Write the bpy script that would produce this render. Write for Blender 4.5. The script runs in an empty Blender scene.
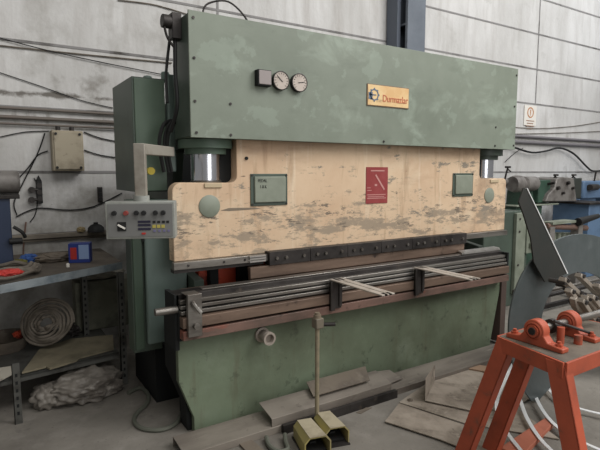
import bpy, bmesh, math, random
from mathutils import Vector, Matrix, noise
random.seed(7)
PI = math.pi
R = math.radians
S = bpy.context.scene
COL = S.collection

# ------------------------------------------------------------ camera
FPX = 500.0
PIT, YAW, CH = R(6.05), R(32.5), 1.6
cd = bpy.data.cameras.new('camera'); cam = bpy.data.objects.new('camera', cd); COL.objects.link(cam)
cd.sensor_fit = 'HORIZONTAL'; cd.sensor_width = 36.0; cd.lens = 36.0 * FPX / 600.0
cd.clip_start = 0.05; cd.clip_end = 100
cam.location = (0, 0, CH); cam.rotation_euler = (PI / 2 - PIT, 0, -YAW)
S.camera = cam
# ------------------------------------------------------------ world, lamps, exposure
S.view_settings.view_transform = 'Standard'; S.view_settings.look = 'None'
S.view_settings.gamma = 1.0; S.view_settings.use_curve_mapping = False
S.view_settings.exposure = 0.0
w = bpy.data.worlds.new('world'); S.world = w; w.use_nodes = True
w.node_tree.nodes['Background'].inputs[0].default_value = (1.0, 0.98, 0.93, 1)
w.node_tree.nodes['Background'].inputs[1].default_value = 0.22

def area(name, loc, target, size, energy, col=(1, 1, 1), sy=None):
    l = bpy.data.lights.new(name, 'AREA'); l.shape = 'RECTANGLE'; l.size = size; l.size_y = sy or size
    l.energy = energy; l.color = col
    o = bpy.data.objects.new(name, l); COL.objects.link(o); o.location = loc
    o.rotation_euler = (Vector(target) - Vector(loc)).to_track_quat('-Z', 'Y').to_euler()
    return o
area('skylight_over_aisle', (5.8, -1.6, 6.2), (3.2, 3.4, 1.0), 4.0, 470, (1.0, 0.985, 0.97), 5.0)
area('skylight_near', (0.5, -1.0, 6.5), (1.0, 4.0, 1.6), 3.0, 110, (1.0, 0.985, 0.96), 3.0)
area('front_fill', (2.2, -4.6, 2.6), (2.6, 3.0, 1.1), 3.2, 100, (1.0, 0.99, 0.98), 3.6)  # added fill behind the camera, brightens front faces and shows in the chrome
area('skylight_by_wall', (9.5, 2.6, 6.5), (8.5, 4.95, 1.5), 3.0, 130, (0.93, 0.96, 1.0), 3.0)

# ------------------------------------------------------------ point helpers
FW = Vector((math.sin(YAW) * math.cos(PIT), math.cos(YAW) * math.cos(PIT), -math.sin(PIT)))
RT = Vector((math.cos(YAW), -math.sin(YAW), 0)); UP = RT.cross(FW)
C0 = Vector((0, 0, CH))
def _ray(x, y): return FW + RT * (x - 300) / FPX - UP * (y - 225) / FPX
def atY(x, y, v): d = _ray(x, y); return C0 + d * (v / d.y)
def atX(x, y, v): d = _ray(x, y); return C0 + d * (v / d.x)
def atZ(x, y, v): d = _ray(x, y); return C0 + d * ((v - CH) / d.z)

# ------------------------------------------------------------ materials
MATS = {}
def mat(name, col, rough=0.6, metal=0.0, layers=(), bump=0.0, bscale=40, spec=0.4):
    if name in MATS: return MATS[name]
    m = bpy.data.materials.new(name); m.use_nodes = True; nt = m.node_tree; N = nt.nodes; L = nt.links
    b = N['Principled BSDF']; b.inputs['Roughness'].default_value = rough; b.inputs['Metallic'].default_value = metal
    b.inputs['Specular IOR Level'].default_value = spec
    tc = N.new('ShaderNodeTexCoord')
    rgb = N.new('ShaderNodeRGB'); rgb.outputs[0].default_value = (*col, 1); cur = rgb.outputs[0]
    for ly in layers:
        c2, sc, lo, hi = ly[:4]; opt = ly[4] if len(ly) > 4 else {}
        mp = N.new('ShaderNodeMapping'); mp.inputs['Scale'].default_value = opt.get('st', (1, 1, 1))
        mp.inputs['Location'].default_value = opt.get('off', (0, 0, 0))
        L.new(tc.outputs['Object'], mp.inputs[0])
        nz = N.new('ShaderNodeTexNoise'); nz.inputs['Scale'].default_value = sc
        nz.inputs['Detail'].default_value = opt.get('det', 8); nz.inputs['Roughness'].default_value = opt.get('nr', 0.62)
        nz.inputs['Distortion'].default_value = opt.get('dist', 0.0)
        L.new(mp.outputs[0], nz.inputs['Vector'])
        mr = N.new('ShaderNodeMapRange'); mr.inputs[1].default_value = lo; mr.inputs[2].default_value = hi
        src = nz.outputs['Fac']
        if 'band' in opt:   # (axis, a, b, strength): adds along one axis of the object, wear that sits at a height
            ax, a, bb, s = opt['band']
            sp = N.new('ShaderNodeSeparateXYZ'); L.new(tc.outputs['Object'], sp.inputs[0])
            m2 = N.new('ShaderNodeMapRange'); m2.inputs[1].default_value = a; m2.inputs[2].default_value = bb
            m2.inputs[3].default_value = 0; m2.inputs[4].default_value = s
            L.new(sp.outputs[ax], m2.inputs[0])
            ad = N.new('ShaderNodeMath'); ad.operation = 'ADD'; L.new(src, ad.inputs[0]); L.new(m2.outputs[0], ad.inputs[1])
            src = ad.outputs[0]
        for ax, c0, hw, st in opt.get('peaks', ()):   # wear gathered in a strip along one axis
            sp = N.new('ShaderNodeSeparateXYZ'); L.new(tc.outputs['Object'], sp.inputs[0])
            m1 = N.new('ShaderNodeMath'); m1.operation = 'SUBTRACT'; m1.inputs[1].default_value = c0; L.new(sp.outputs[ax], m1.inputs[0])
            m1b = N.new('ShaderNodeMath'); m1b.operation = 'ABSOLUTE'; L.new(m1.outputs[0], m1b.inputs[0])
            m2 = N.new('ShaderNodeMapRange'); m2.inputs[1].default_value = hw; m2.inputs[2].default_value = 0
            m2.inputs[3].default_value = 0; m2.inputs[4].default_value = st; L.new(m1b.outputs[0], m2.inputs[0])
            ad = N.new('ShaderNodeMath'); ad.operation = 'ADD'; L.new(src, ad.inputs[0]); L.new(m2.outputs[0], ad.inputs[1]); src = ad.outputs[0]
        L.new(src, mr.inputs[0])
        mu = N.new('ShaderNodeMath'); mu.operation = 'MULTIPLY'; mu.inputs[1].default_value = opt.get('amt', 1.0)
        L.new(mr.outputs[0], mu.inputs[0])
        mx = N.new('ShaderNodeMix'); mx.data_type = 'RGBA'; L.new(mu.outputs[0], mx.inputs[0])
        L.new(cur, mx.inputs[6]); mx.inputs[7].default_value = (*c2, 1); cur = mx.outputs[2]
    L.new(cur, b.inputs['Base Color'])
    if bump:
        nz = N.new('ShaderNodeTexNoise'); nz.inputs['Scale'].default_value = bscale; nz.inputs['Detail'].default_value = 6
        L.new(tc.outputs['Object'], nz.inputs['Vector'])
        bp = N.new('ShaderNodeBump'); bp.inputs['Strength'].default_value = bump; bp.inputs['Distance'].default_value = 0.01
        L.new(nz.outputs['Fac'], bp.inputs['Height']); L.new(bp.outputs[0], b.inputs['Normal'])
    MATS[name] = m; return m

def sr(r, g, b):   # photo style 0-255 colour to linear
    f = lambda c: ((c / 255 + 0.055) / 1.055) ** 2.4 if c > 10 else c / 255 / 12.92
    return (f(r), f(g), f(b))

M_wall = mat('whitewashed_concrete', sr(208, 207, 205), 0.9, 0, [
    (sr(160, 158, 153), 1.3, 0.42, 0.72, {'st': (1, 1, 0.5), 'amt': 0.6}),
    (sr(168, 164, 159), 6, 0.5, 0.78, {'st': (1.6, 1, 0.25), 'amt': 0.55, 'band': (0, 6.5, 4.5, 0.06)}),
    (sr(168, 163, 158), 3, 0.62, 0.76, {'st': (1.8, 1, 0.12), 'amt': 0.6, 'peaks': ((0, 3.6, 2.6, 0.10),)}),
    (sr(152, 149, 142), 3, 0.60, 0.82, {'st': (1, 1, 1.0), 'amt': 0.6, 'band': (0, 2.2, 0.6, 0.12)}),
    (sr(92, 86, 78), 5, 1.02, 1.16, {'st': (1, 1, 1.3), 'amt': 0.85, 'band': (0, 1.7, 1.3, 0.30), 'peaks': ((2, 2.27, 0.07, 0.36),)}),
    (sr(112, 106, 98), 3, 1.05, 1.22, {'st': (1, 1, 1), 'amt': 0.7, 'band': (0, 1.7, 1.3, 0.25), 'peaks': ((0, 0.85, 0.45, 0.16), (2, 2.42, 0.30, 0.22))}),
    (sr(104, 98, 90), 8, 1.00, 1.14, {'st': (1, 1, 0.3), 'amt': 0.7, 'band': (0, 1.7, 1.3, 0.30), 'peaks': ((2, 2.08, 0.22, 0.22),)}),
    (sr(128, 124, 116), 2.5, 0.66, 0.86, {'st': (1, 1, 1), 'amt': 0.8, 'band': (2, 1.6, 1.45, 0.22)}),
    (sr(90, 86, 80), 22, 0.66, 0.74, {'amt': 0.45})], 0.3, 30)
M_wall_seam = mat('wall_joint', sr(138, 136, 135), 0.95, 0, [(sr(70, 66, 62), 3, 0.5, 0.7)])
M_floor = mat('shop_concrete_floor', sr(132, 127, 119), 0.85, 0, [
    (sr(92, 87, 80), 1.2, 0.4, 0.68, {'amt': 0.8}), (sr(150, 145, 138), 6, 0.52, 0.75, {'amt': 0.6}),
    (sr(58, 55, 53), 4, 0.6, 0.72, {'amt': 0.6}), (sr(46, 44, 42), 45, 0.62, 0.70, {'amt': 0.5})], 0.35, 25)
M_beam = mat('faded_green_paint', sr(126, 134, 121), 0.5, 0, [
    (sr(110, 118, 105), 1.6, 0.42, 0.66, {'amt': 0.8}),
    (sr(156, 168, 154), 2.3, 0.55, 0.68, {'st': (1, 1, 1.6), 'dist': .5, 'amt': 0.5}),
    (sr(158, 172, 158), 3.2, 0.585, 0.60, {'nr': .6, 'off': (9, 0, 5), 'amt': 0.22, 'peaks': ((2, 2.0, .3, .03),)}),
    (sr(98, 106, 94), 3.4, 0.56, 0.7, {'st': (0.8, 1, 1.8), 'amt': 0.5, 'off': (4, 0, 2)}),
    (sr(90, 92, 84), 26, 0.68, 0.73, {'amt': 0.4})], 0.05, 30)
M_bed = mat('oily_green_paint', sr(110, 122, 101), 0.55, 0, [
    (sr(86, 92, 74), 1.7, 0.4, 0.68, {'amt': 0.9}),
    (sr(124, 134, 116), 4, 0.56, 0.74, {'amt': 0.55}),
    (sr(86, 72, 54), 3, 0.56, 0.74, {'st': (2.4, 1, 0.3), 'amt': 0.6}),
    (sr(56, 58, 48), 11, 0.62, 0.74, {'amt': 0.7, 'band': (2, 0.7, 0.1, 0.05)}),
    (sr(150, 156, 144), 60, 0.70, 0.74, {'amt': 0.7})], 0.08, 30)
M_dgreen = mat('dark_machine_green', sr(82, 94, 84), 0.45, 0, [(sr(62, 72, 64), 2, 0.4, 0.7), (sr(96, 108, 96), 9, 0.62, 0.75, {'amt': 0.5})], 0.05)
M_bgreen = mat('bluish_green_paint', sr(116, 132, 126), 0.4, 0, [(sr(92, 106, 100), 2, 0.4, 0.7, {'st': (1, 1, .4)})])
M_ram = mat('worn_cream_paint', sr(212, 186, 156), 0.55, 0, [
    (sr(194, 162, 132), 1.5, 0.42, 0.68, {'amt': 0.8}),
    (sr(220, 202, 174), 3.1, 0.52, 0.7, {'amt': 0.6}),
    (sr(232, 220, 196), 4, 0.58, 0.72, {'st': (3, 1, 0.22), 'amt': 0.5, 'off': (2, 0, 0)}),
    (sr(150, 118, 88), 5, 0.56, 0.72, {'st': (2.4, 1, 0.35), 'amt': 0.6}),
    (sr(150, 136, 118), 5.0, 0.60, 0.66, {'st': (0.9, 1, 2.6), 'nr': 0.78, 'peaks': ((2, 1.20, 0.28, 0.13),), 'amt': .9}),
    (sr(160, 134, 110), 2.2, 0.60, 0.72, {'nr': .7, 'off': (1, 0, 5), 'amt': .7, 'band': (0, 0.6, 1.5, 0.14)}),
    (sr(150, 118, 96), 1.6, 0.62, 0.80, {'st': (.5, 1, 2), 'amt': .7, 'peaks': ((2, 1.80, 0.16, 0.16),)}),
    (sr(120, 108, 94), 9, 0.655, 0.685, {'st': (.7, 1, 2.6), 'nr': .75, 'off': (3, 0, 1), 'peaks': ((2, 1.25, 0.35, 0.09),)}),
    (sr(138, 128, 114), 4.0, 0.60, 0.64, {'st': (0.8, 1, 1.9), 'nr': 0.74, 'off': (7, 0, 3), 'band': (0, -0.2, 1.5, 0.05)}),
    (sr(84, 70, 58), 24, 0.67, 0.70, {'st': (.4, 1, 1.6), 'amt': 0.8})], 0.08, 30)
M_steel = mat('worn_steel', sr(150, 146, 140), 0.38, 0.75, [(sr(92, 86, 80), 3, 0.42, 0.66, {'st': (.3, 1, 2)}), (sr(96, 70, 54), 8, 0.6, 0.75, {'amt': .5})], 0.08)
M_bright = mat('bright_steel', sr(196, 194, 190), 0.3, 0.7, [(sr(140, 136, 130), 6, 0.5, 0.7)])
M_dsteel = mat('dark_steel', sr(70, 66, 64), 0.5, 0.5, [(sr(44, 41, 40), 5, 0.4, 0.65), (sr(108, 96, 84), 12, 0.62, 0.74, {'amt': .5})], 0.1)
M_black = mat('black_rubber', sr(28, 28, 28), 0.6)
M_void = mat('void_shade_and_black', sr(24, 26, 26), 0.8)  # near-black: shade painted into hollows and behind plates, plus truly black parts
M_redbar = mat('rust_red_bar', sr(124, 98, 88), 0.5, 0.15, [
    (sr(92, 78, 70), 3, 0.44, 0.62, {'st': (.5, 1, 1.5)}), (sr(158, 84, 66), 4, 0.62, 0.78, {'st': (.6, 1, 1), 'band': (0, -1.1, -1.75, 0.25)}),
    (sr(62, 50, 46), 9, 0.58, 0.7)], 0.1)
M_blade = mat('brown_tool_steel', sr(128, 108, 94), 0.5, 0.35, [(sr(92, 76, 66), 4, 0.42, 0.66, {'st': (.3, 1, 2)}), (sr(60, 50, 46), 10, 0.6, 0.72)], 0.08)
M_chrome = mat('chrome_rod', sr(222, 224, 232), 0.22, 1.0)
M_orange = mat('red_oxide_orange', sr(180, 86, 60), 0.5, 0, [(sr(146, 72, 52), 3, 0.42, 0.68), (sr(112, 84, 70), 12, 0.6, 0.72, {'amt': .7}), (sr(196, 122, 92), 20, 0.66, 0.73, {'amt': .5})], 0.06)
M_redpaint = mat('red_paint', sr(190, 72, 46), 0.5, 0, [(sr(60, 34, 28), 6, 0.48, 0.62)])
M_dusty = mat('dusty_plate', sr(120, 110, 98), 0.7, 0.2, [(sr(96, 88, 80), 4, 0.45, 0.65), (sr(150, 140, 126), 9, 0.58, 0.75, {'amt': .6})], 0.1)
M_disc = mat('grey_sheet_steel', sr(98, 105, 106), 0.42, 0.35, [(sr(82, 90, 90), 3, 0.42, 0.68), (sr(128, 136, 136), 8, 0.6, 0.75, {'amt': .4})], 0.04)
M_cres = mat('dark_sheet_steel', sr(60, 60, 57), 0.5, 0.3, [(sr(52, 56, 54), 3, 0.42, 0.68), (sr(84, 70, 62), 5, 0.6, 0.75, {'amt': .5})], 0.04)
M_strip = mat('bright_strip', sr(235, 236, 236), 0.35, 0.2)
M_plank = mat('scuffed_steel_plank', sr(142, 134, 124), 0.55, 0.3, [
    (sr(112, 104, 96), 3, 0.42, 0.66, {'st': (.4, 2, 2)}), (sr(176, 168, 156), 9, 0.6, 0.75, {'st': (.3, 2, 2), 'amt': .6}), (sr(80, 72, 64), 10, 0.62, 0.74, {'amt': .6})], 0.1)
M_card = mat('dirty_board', sr(160, 149, 136), 0.85, 0, [(sr(126, 116, 104), 4, 0.42, 0.62), (sr(86, 76, 66), 9, 0.58, 0.70, {'amt': .6}), (sr(184, 172, 158), 5, .6, .66, {'amt': .6}), (sr(70, 62, 54), 30, .62, .7, {'amt': .5})], 0.2)
M_column = mat('blue_grey_steel_paint', sr(108, 115, 124), 0.55, 0, [(sr(90, 97, 106), 2, 0.42, 0.7)])
M_panel = mat('light_grey_enamel', sr(150, 152, 146), 0.5, 0, [(sr(124, 124, 118), 6, 0.5, 0.72)])
M_face = mat('panel_face_grey', sr(118, 118, 116), 0.5)
M_plate = mat('aged_yellow_plate', sr(222, 192, 142), 0.5, 0, [(sr(212, 172, 120), 6, 0.45, 0.65), (sr(150, 120, 90), 14, 0.64, 0.76)])
M_redink = mat('faded_red_ink', sr(188, 104, 76), 0.6)
M_blueink = mat('faded_blue_ink', sr(96, 112, 132), 0.6)
M_warn = mat('dark_red_plate', sr(142, 62, 62), 0.35, 0, [(sr(164, 88, 88), 6, 0.45, 0.7, {'amt': .6})])
M_pink = mat('faded_pink_print', sr(190, 138, 132), 0.5)
M_white = mat('white_paper', sr(226, 222, 214), 0.8)
M_dial = mat('aged_dial_white', sr(186, 174, 164), 0.4, 0, [(sr(150, 138, 128), 8, .45, .7)])
M_yellow = mat('yellow_paint', sr(186, 166, 52), 0.45)
M_pedal = mat('dusty_yellow_guard', sr(160, 148, 92), 0.55, 0, [(sr(146, 136, 108), 5, 0.42, 0.66)])
M_pedtop = mat('dusty_tan_top', sr(172, 162, 138), 0.7, 0, [(sr(134, 124, 104), 6, 0.45, 0.7)])
M_pole = mat('tan_painted_pole', sr(138, 128, 106), 0.6, 0, [(sr(100, 94, 80), 8, 0.5, 0.7)])
M_sack = mat('dirty_plastic_sack', sr(132, 126, 118), 0.4, 0, [(sr(88, 82, 76), 4, 0.42, 0.68), (sr(164, 158, 150), 7, 0.6, 0.72)], 0.4, 14)
M_bluebox = mat('blue_carton', sr(40, 58, 128), 0.5)
M_bluebox2 = mat('pale_blue_carton', sr(138, 160, 200), 0.5)
M_red = mat('red_plastic', sr(178, 52, 46), 0.45)
M_benchtop = mat('grimy_bench_steel', sr(106, 98, 88), 0.7, 0.15, [(sr(74, 68, 62), 4, 0.42, 0.68), (sr(130, 120, 106), 10, 0.6, 0.75)], 0.15)
M_benchedge = mat('blue_grey_edge', sr(150, 158, 162), 0.45, 0.2, [(sr(100, 112, 120), 5, 0.5, 0.7)])
M_rack = mat('slotted_angle_steel', sr(92, 92, 88), 0.5, 0.4, [(sr(60, 58, 54), 8, 0.5, 0.7)])
M_jbox = mat('grimy_cream_box', sr(166, 156, 136), 0.6, 0, [(sr(128, 118, 100), 5, 0.45, 0.68), (sr(90, 82, 70), 14, 0.62, 0.74)])
M_blue = mat('machine_blue', sr(98, 124, 154), 0.5, 0, [(sr(78, 100, 128), 3, 0.45, 0.7)])
M_navy = mat('navy_blue_paint', sr(44, 56, 80), 0.5)
M_lgreen = mat('lathe_green', sr(56, 82, 68), 0.5, 0, [(sr(40, 58, 50), 4, 0.45, 0.7), (sr(96, 112, 100), 9, .62, .74, {'amt': .5})])
M_pale = mat('pale_grey_green_paint', sr(132, 138, 124), 0.55, 0, [(sr(106, 112, 98), 4, 0.45, 0.7)])
M_grey = mat('machine_grey', sr(128, 124, 120), 0.5, 0.2, [(sr(84, 78, 74), 5, 0.45, 0.7)])
M_wood = mat('pinkish_board', sr(176, 122, 102), 0.75, 0, [(sr(144, 98, 80), 5, 0.45, 0.7, {'st': (.3, 1, 1)})])
M_hose = mat('grey_green_hose', sr(96, 98, 88), 0.6)
M_rope = mat('dusty_cable', sr(112, 104, 94), 0.7, 0, [(sr(80, 74, 66), 14, 0.45, 0.7)])
M_ink = mat('black_marker', sr(52, 56, 50), 0.7)

# ------------------------------------------------------------ mesh helpers (all in world metres)
def bmn(): return bmesh.new()
def box(bm, a, b, M=None):
    x0, y0, z0 = a; x1, y1, z1 = b
    vs = [Vector(p) for p in ((x0,y0,z0),(x1,y0,z0),(x1,y1,z0),(x0,y1,z0),(x0,y0,z1),(x1,y0,z1),(x1,y1,z1),(x0,y1,z1))]
    if M: vs = [M @ v for v in vs]
    v = [bm.verts.new(p) for p in vs]
    for f in ((0,3,2,1),(4,5,6,7),(0,1,5,4),(1,2,6,5),(2,3,7,6),(3,0,4,7)): bm.faces.new([v[i] for i in f])
    return bm
def prism(bm, pts, off):   # planar polygon extruded by the vector off
    off = Vector(off); a = [bm.verts.new(Vector(p)) for p in pts]; b = [bm.verts.new(Vector(p) + off) for p in pts]
    n = len(pts); bm.faces.new(a); bm.faces.new(b[::-1])
    for i in range(n): bm.faces.new((a[i], b[i], b[(i+1) % n], a[(i+1) % n]))
    return bm
def frame_for(d):
    d = d.normalized(); u = d.cross(Vector((0, 0, 1)))
    if u.length < 1e-3: u = Vector((1, 0, 0))
    u.normalize(); return u, d.cross(u).normalized()
def lathe(bm, prof, p, axis, seg=24):   # prof: (radius, distance along the axis)
    p = Vector(p); axis = Vector(axis).normalized(); u, v = frame_for(axis); rings = []
    for r, t in prof:
        c = p + axis * t
        rings.append([bm.verts.new(c + u * (r * math.cos(2*PI*i/seg)) + v * (r * math.sin(2*PI*i/seg))) for i in range(seg)] if r > 1e-5 else [bm.verts.new(c)])
    for a, b in zip(rings, rings[1:]):
        for i in range(seg):
            j = (i + 1) % seg
            if len(a) == 1 and len(b) == 1: continue
            if len(a) == 1: bm.faces.new((a[0], b[j], b[i]))
            elif len(b) == 1: bm.faces.new((a[i], a[j], b[0]))
            else: bm.faces.new((a[i], a[j], b[j], b[i]))
    return bm
def cyl(bm, p, q, r, seg=16, r2=None):
    p, q = Vector(p), Vector(q); L = (q - p).length
    return lathe(bm, [(0, 0), (r, 0), (r if r2 is None else r2, L), (0, L)], p, q - p, seg)
def spline(pts, n=6, closed=False):
    P = [Vector(p) for p in pts]; out = []; m = len(P)
    for i in range(m if closed else m - 1):
        if closed: a, b, c, d = P[i-1], P[i], P[(i+1) % m], P[(i+2) % m]
        else: a, b, c, d = P[max(i-1, 0)], P[i], P[i+1], P[min(i+2, m-1)]
        for k in range(n):
            t = k / n
            out.append(0.5 * ((2*b) + (c-a)*t + (2*a-5*b+4*c-d)*t*t + (3*b-a-3*c+d)*t**3))
    if not closed: out.append(P[-1])
    return out
def tube(bm, pts, r, seg=8, n=6, smooth=True, sq=None, closed=False):
    P = spline(pts, n, closed) if smooth and len(pts) > 2 else [Vector(p) for p in pts]
    u = None; rings = []; m = len(P)
    for i, p in enumerate(P):
        d = ((P[(i+1) % m] - P[i-1]) if closed else (P[min(i+1, m-1)] - P[max(i-1, 0)])).normalized()
        if u is None: u, _ = frame_for(d)
        u = (u - d * u.dot(d)).normalized(); v = d.cross(u)
        if sq: rings.append([bm.verts.new(p + u*a*sq[0] + v*b*sq[1]) for a, b in ((-1,-1),(1,-1),(1,1),(-1,1))])
        else: rings.append([bm.verts.new(p + u*(r*math.cos(2*PI*k/seg)) + v*(r*math.sin(2*PI*k/seg))) for k in range(seg)])
    s = len(rings[0]); rr = rings + [rings[0]] if closed else rings
    for a, b in zip(rr, rr[1:]):
        for k in range(s): bm.faces.new((a[k], a[(k+1) % s], b[(k+1) % s], b[k]))
    if not closed: bm.faces.new(rings[0][::-1]); bm.faces.new(rings[-1])
    return bm
def blob(bm, c, s, amp=0.2, f=3.0, sub=4, seed=0, flat=None):
    t = bmn(); bmesh.ops.create_icosphere(t, subdivisions=sub, radius=1)
    for v in t.verts:
        d = v.co.copy(); k = 1 + amp * noise.noise(d * f + Vector((seed, 0, 0))) + amp * .5 * noise.noise(d * f * 2.7 + Vector((0, seed, 0)))
        v.co = Vector((d.x*s[0]*k, d.y*s[1]*k, d.z*s[2]*k)) + Vector(c)
        if flat is not None and v.co.z < flat: v.co.z = flat
    me = bpy.data.meshes.new('t'); t.to_mesh(me); bm.from_mesh(me); bpy.data.meshes.remove(me); t.free()
    return bm

# ------------------------------------------------------------ object helpers
def thing(name, label, cat, loc, group=None, rotz=0):
    o = bpy.data.objects.new(name, None); COL.objects.link(o); o.location = loc; o.rotation_euler = (0, 0, rotz)
    o.empty_display_size = .1
    o['label'] = label; o['category'] = cat
    if group: o['group'] = group
    return o
def _base(p):
    while p.parent: p = p.parent
    return Matrix.Translation(p.location) @ p.rotation_euler.to_matrix().to_4x4()
def obj(name, bm, m, parent=None, label=None, bev=0.0, cat=None, group=None, kind=None, ang=38, origin=None):
    bmesh.ops.recalc_face_normals(bm, faces=bm.faces)
    if parent: bm.transform(_base(parent).inverted())
    elif kind != 'structure':
        zs = [v.co for v in bm.verts]
        o0 = Vector(origin) if origin else Vector((sum(v.x for v in zs)/len(zs), sum(v.y for v in zs)/len(zs), min(v.z for v in zs)))
        bm.transform(Matrix.Translation(-o0))
    me = bpy.data.meshes.new(name); bm.to_mesh(me); bm.free()
    me.materials.append(m)
    for p in me.polygons: p.use_smooth = True
    me.set_sharp_from_angle(angle=R(ang))
    o = bpy.data.objects.new(name, me); COL.objects.link(o)
    if parent: o.parent = parent
    elif kind != 'structure': o.location = o0
    if bev:
        b = o.modifiers.new('bevel', 'BEVEL'); b.width = bev; b.segments = 2; b.limit_method = 'ANGLE'; b.angle_limit = R(40)
    if label: o['label'] = label
    if cat: o['category'] = cat
    if group: o['group'] = group
    if kind: o['kind'] = kind
    return o
def textmesh(s, size, loc, rot, depth=0.0015, align='CENTER', sx=1.0):
    cu = bpy.data.curves.new('t', 'FONT'); cu.body = s; cu.size = size; cu.extrude = depth; cu.align_x = align
    to = bpy.data.objects.new('t', cu); COL.objects.link(to)
    bpy.context.view_layer.update()
    me = bpy.data.meshes.new_from_object(to.evaluated_get(bpy.context.evaluated_depsgraph_get()))
    bpy.data.objects.remove(to); bpy.data.curves.remove(cu)
    bm = bmn(); bm.from_mesh(me); bpy.data.meshes.remove(me)
    bm.transform(Matrix.Translation(loc) @ Matrix.Rotation(rot[2], 4, 'Z') @ Matrix.Rotation(rot[0], 4, 'X') @ Matrix.Diagonal((sx, 1, 1, 1)))
    return bm
def dup(root, loc, rotz=0, label=None):
    r = root.copy(); COL.objects.link(r); r.location = loc; r.rotation_euler = (0, 0, rotz)
    if label: r['label'] = label
    for ch in list(root.children):
        c = ch.copy(); COL.objects.link(c); c.parent = r
        for g in list(ch.children):
            d = g.copy(); COL.objects.link(d); d.parent = c
    return r
def bolt(parent, p, axis, r=0.012, h=0.01, m=None, name='bolt', **k):
    b = bmn(); cyl(b, p, Vector(p) + Vector(axis).normalized()*h, r, 6); return obj(name, b, m or M_dsteel, parent, **k)

# ============================================================ SETTING
WY = 4.95
obj('floor', box(bmn(), (-3.0, -1.0, -0.1), (13.0, WY + 0.2, 0)), M_floor, kind='structure')
obj('wall_back', box(bmn(), (-3.0, WY, 0), (13.0, WY + 0.2, 5.2)), M_wall, kind='structure')
b = bmn()
for z in (1.05, 1.6, 2.15, 2.7, 3.25, 3.8, 4.35): box(b, (-2.9, WY - .006, z - .011), (12.9, WY + .01, z + .011))
obj('trim_1', b, M_wall_seam, kind='structure')
b = bmn()
for x in (-1.6, 2.15, 7.70, 11.0): box(b, (x - .012, WY - .005, 2.71), (x + .012, WY + .01, 5.1))
obj('trim_2', b, M_wall_seam, kind='structure')
# steel column, an H section
xa, xb = 4.30, 4.80
b = bmn()
box(b, (xb - .30, 4.62, 0), (xb, 4.66, 5.2)); box(b, (xb - .30, 4.86, 0), (xb, 4.90, 5.2)); box(b, (xb - .165, 4.66, 0), (xb - .135, 4.86, 5.2))
for z in (2.9, 3.4, 3.9): box(b, (xb - .29, 4.65, z), (xb - .16, 4.87, z + .02))
obj('trim_3', b, M_column, kind='structure')
b = bmn(); box(b, (4.44, 4.74, 0), (4.495, 4.93, 5.2))
obj('trim_4', b, mat('dark_blue_grey_steel', sr(92, 99, 110), .6), kind='structure')
for i, z in enumerate((3.15, 3.55, 3.95)):
    pass
# long batten on the wall above the bench
b = bmn(); box(b, (-1.0, WY - .05, 1.015), (1.15, WY, 1.055)); box(b, (-1.0, WY - .03, .99), (1.15, WY, 1.01))
obj('trim_5', b, mat('grimy_batten', sr(132, 124, 112), .7, 0, [(sr(90, 82, 74), 8, .45, .7, {'st': (.3, 1, 1)})]), kind='structure', bev=.004)

# ============================================================ PRESS BRAKE
pb = thing('press_brake', 'large green and cream hydraulic press brake bending machine filling the middle of the shop', 'press brake', (2.65, 3.5, 0))
BY = 2.90
# upper casing
b = bmn(); box(b, (1.075, BY, 1.806), (4.225, BY + .012, 2.542))
cas = obj('upper_casing', b, M_beam, pb, bev=.003, label='faded green sheet front with scuffs')
b = bmn(); box(b, (1.078, BY + .012, 1.81), (4.222, 3.20, 2.53))
obj('upper_beam', b, M_dgreen, pb, bev=.006, label='dark green box behind the front sheet')
for x, z in ((1.105, 2.50), (1.105, 2.27), (1.105, 2.02), (1.11, 1.835), (1.335, 1.83), (1.335, 2.02), (4.20, 2.48), (4.19, 2.2), (4.20, 1.845), (3.93, 2.0), (3.93, 1.835), (2.6, 1.83)):
    bolt(cas, (x, BY, z), (0, -1, 0), .009, .006)
for p, q in (((1.30, 2.92), (1.62, 2.92)),):
    b = bmn(); tube(b, [(1.20, 3.0, 2.53), (1.23, 3.0, 2.62), (1.36, 3.0, 2.665), (1.46, 3.0, 2.62), (1.54, 3.0, 2.53)], .006); obj('lifting_wire', b, M_dsteel, pb, label='thin dark wire loop on top of the casing')
# bracket at the upper left
b = bmn(); box(b, (1.02, 3.02, 2.40), (1.078, 3.10, 2.55)); cyl(b, (0.97, 3.06, 2.50), (1.04, 3.06, 2.50), .04); tube(b, [(.98, 3.05, 2.47), (1.0, 3.05, 2.40), (1.05, 3.05, 2.34)], .008)
obj('limit_switch', b, M_dsteel, pb, bev=.004)
b = bmn(); tube(b, [(1.05, 3.06, 2.42), (1.03, 3.02, 2.2), (1.03, 3.0, 2.0), (1.02, 3.1, 1.85)], .012); tube(b, [(1.03, 3.1, 2.42), (1.0, 3.1, 2.2), (.99, 3.06, 2.02)], .009)
obj('hydraulic_hose', b, M_black, pb)
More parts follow.
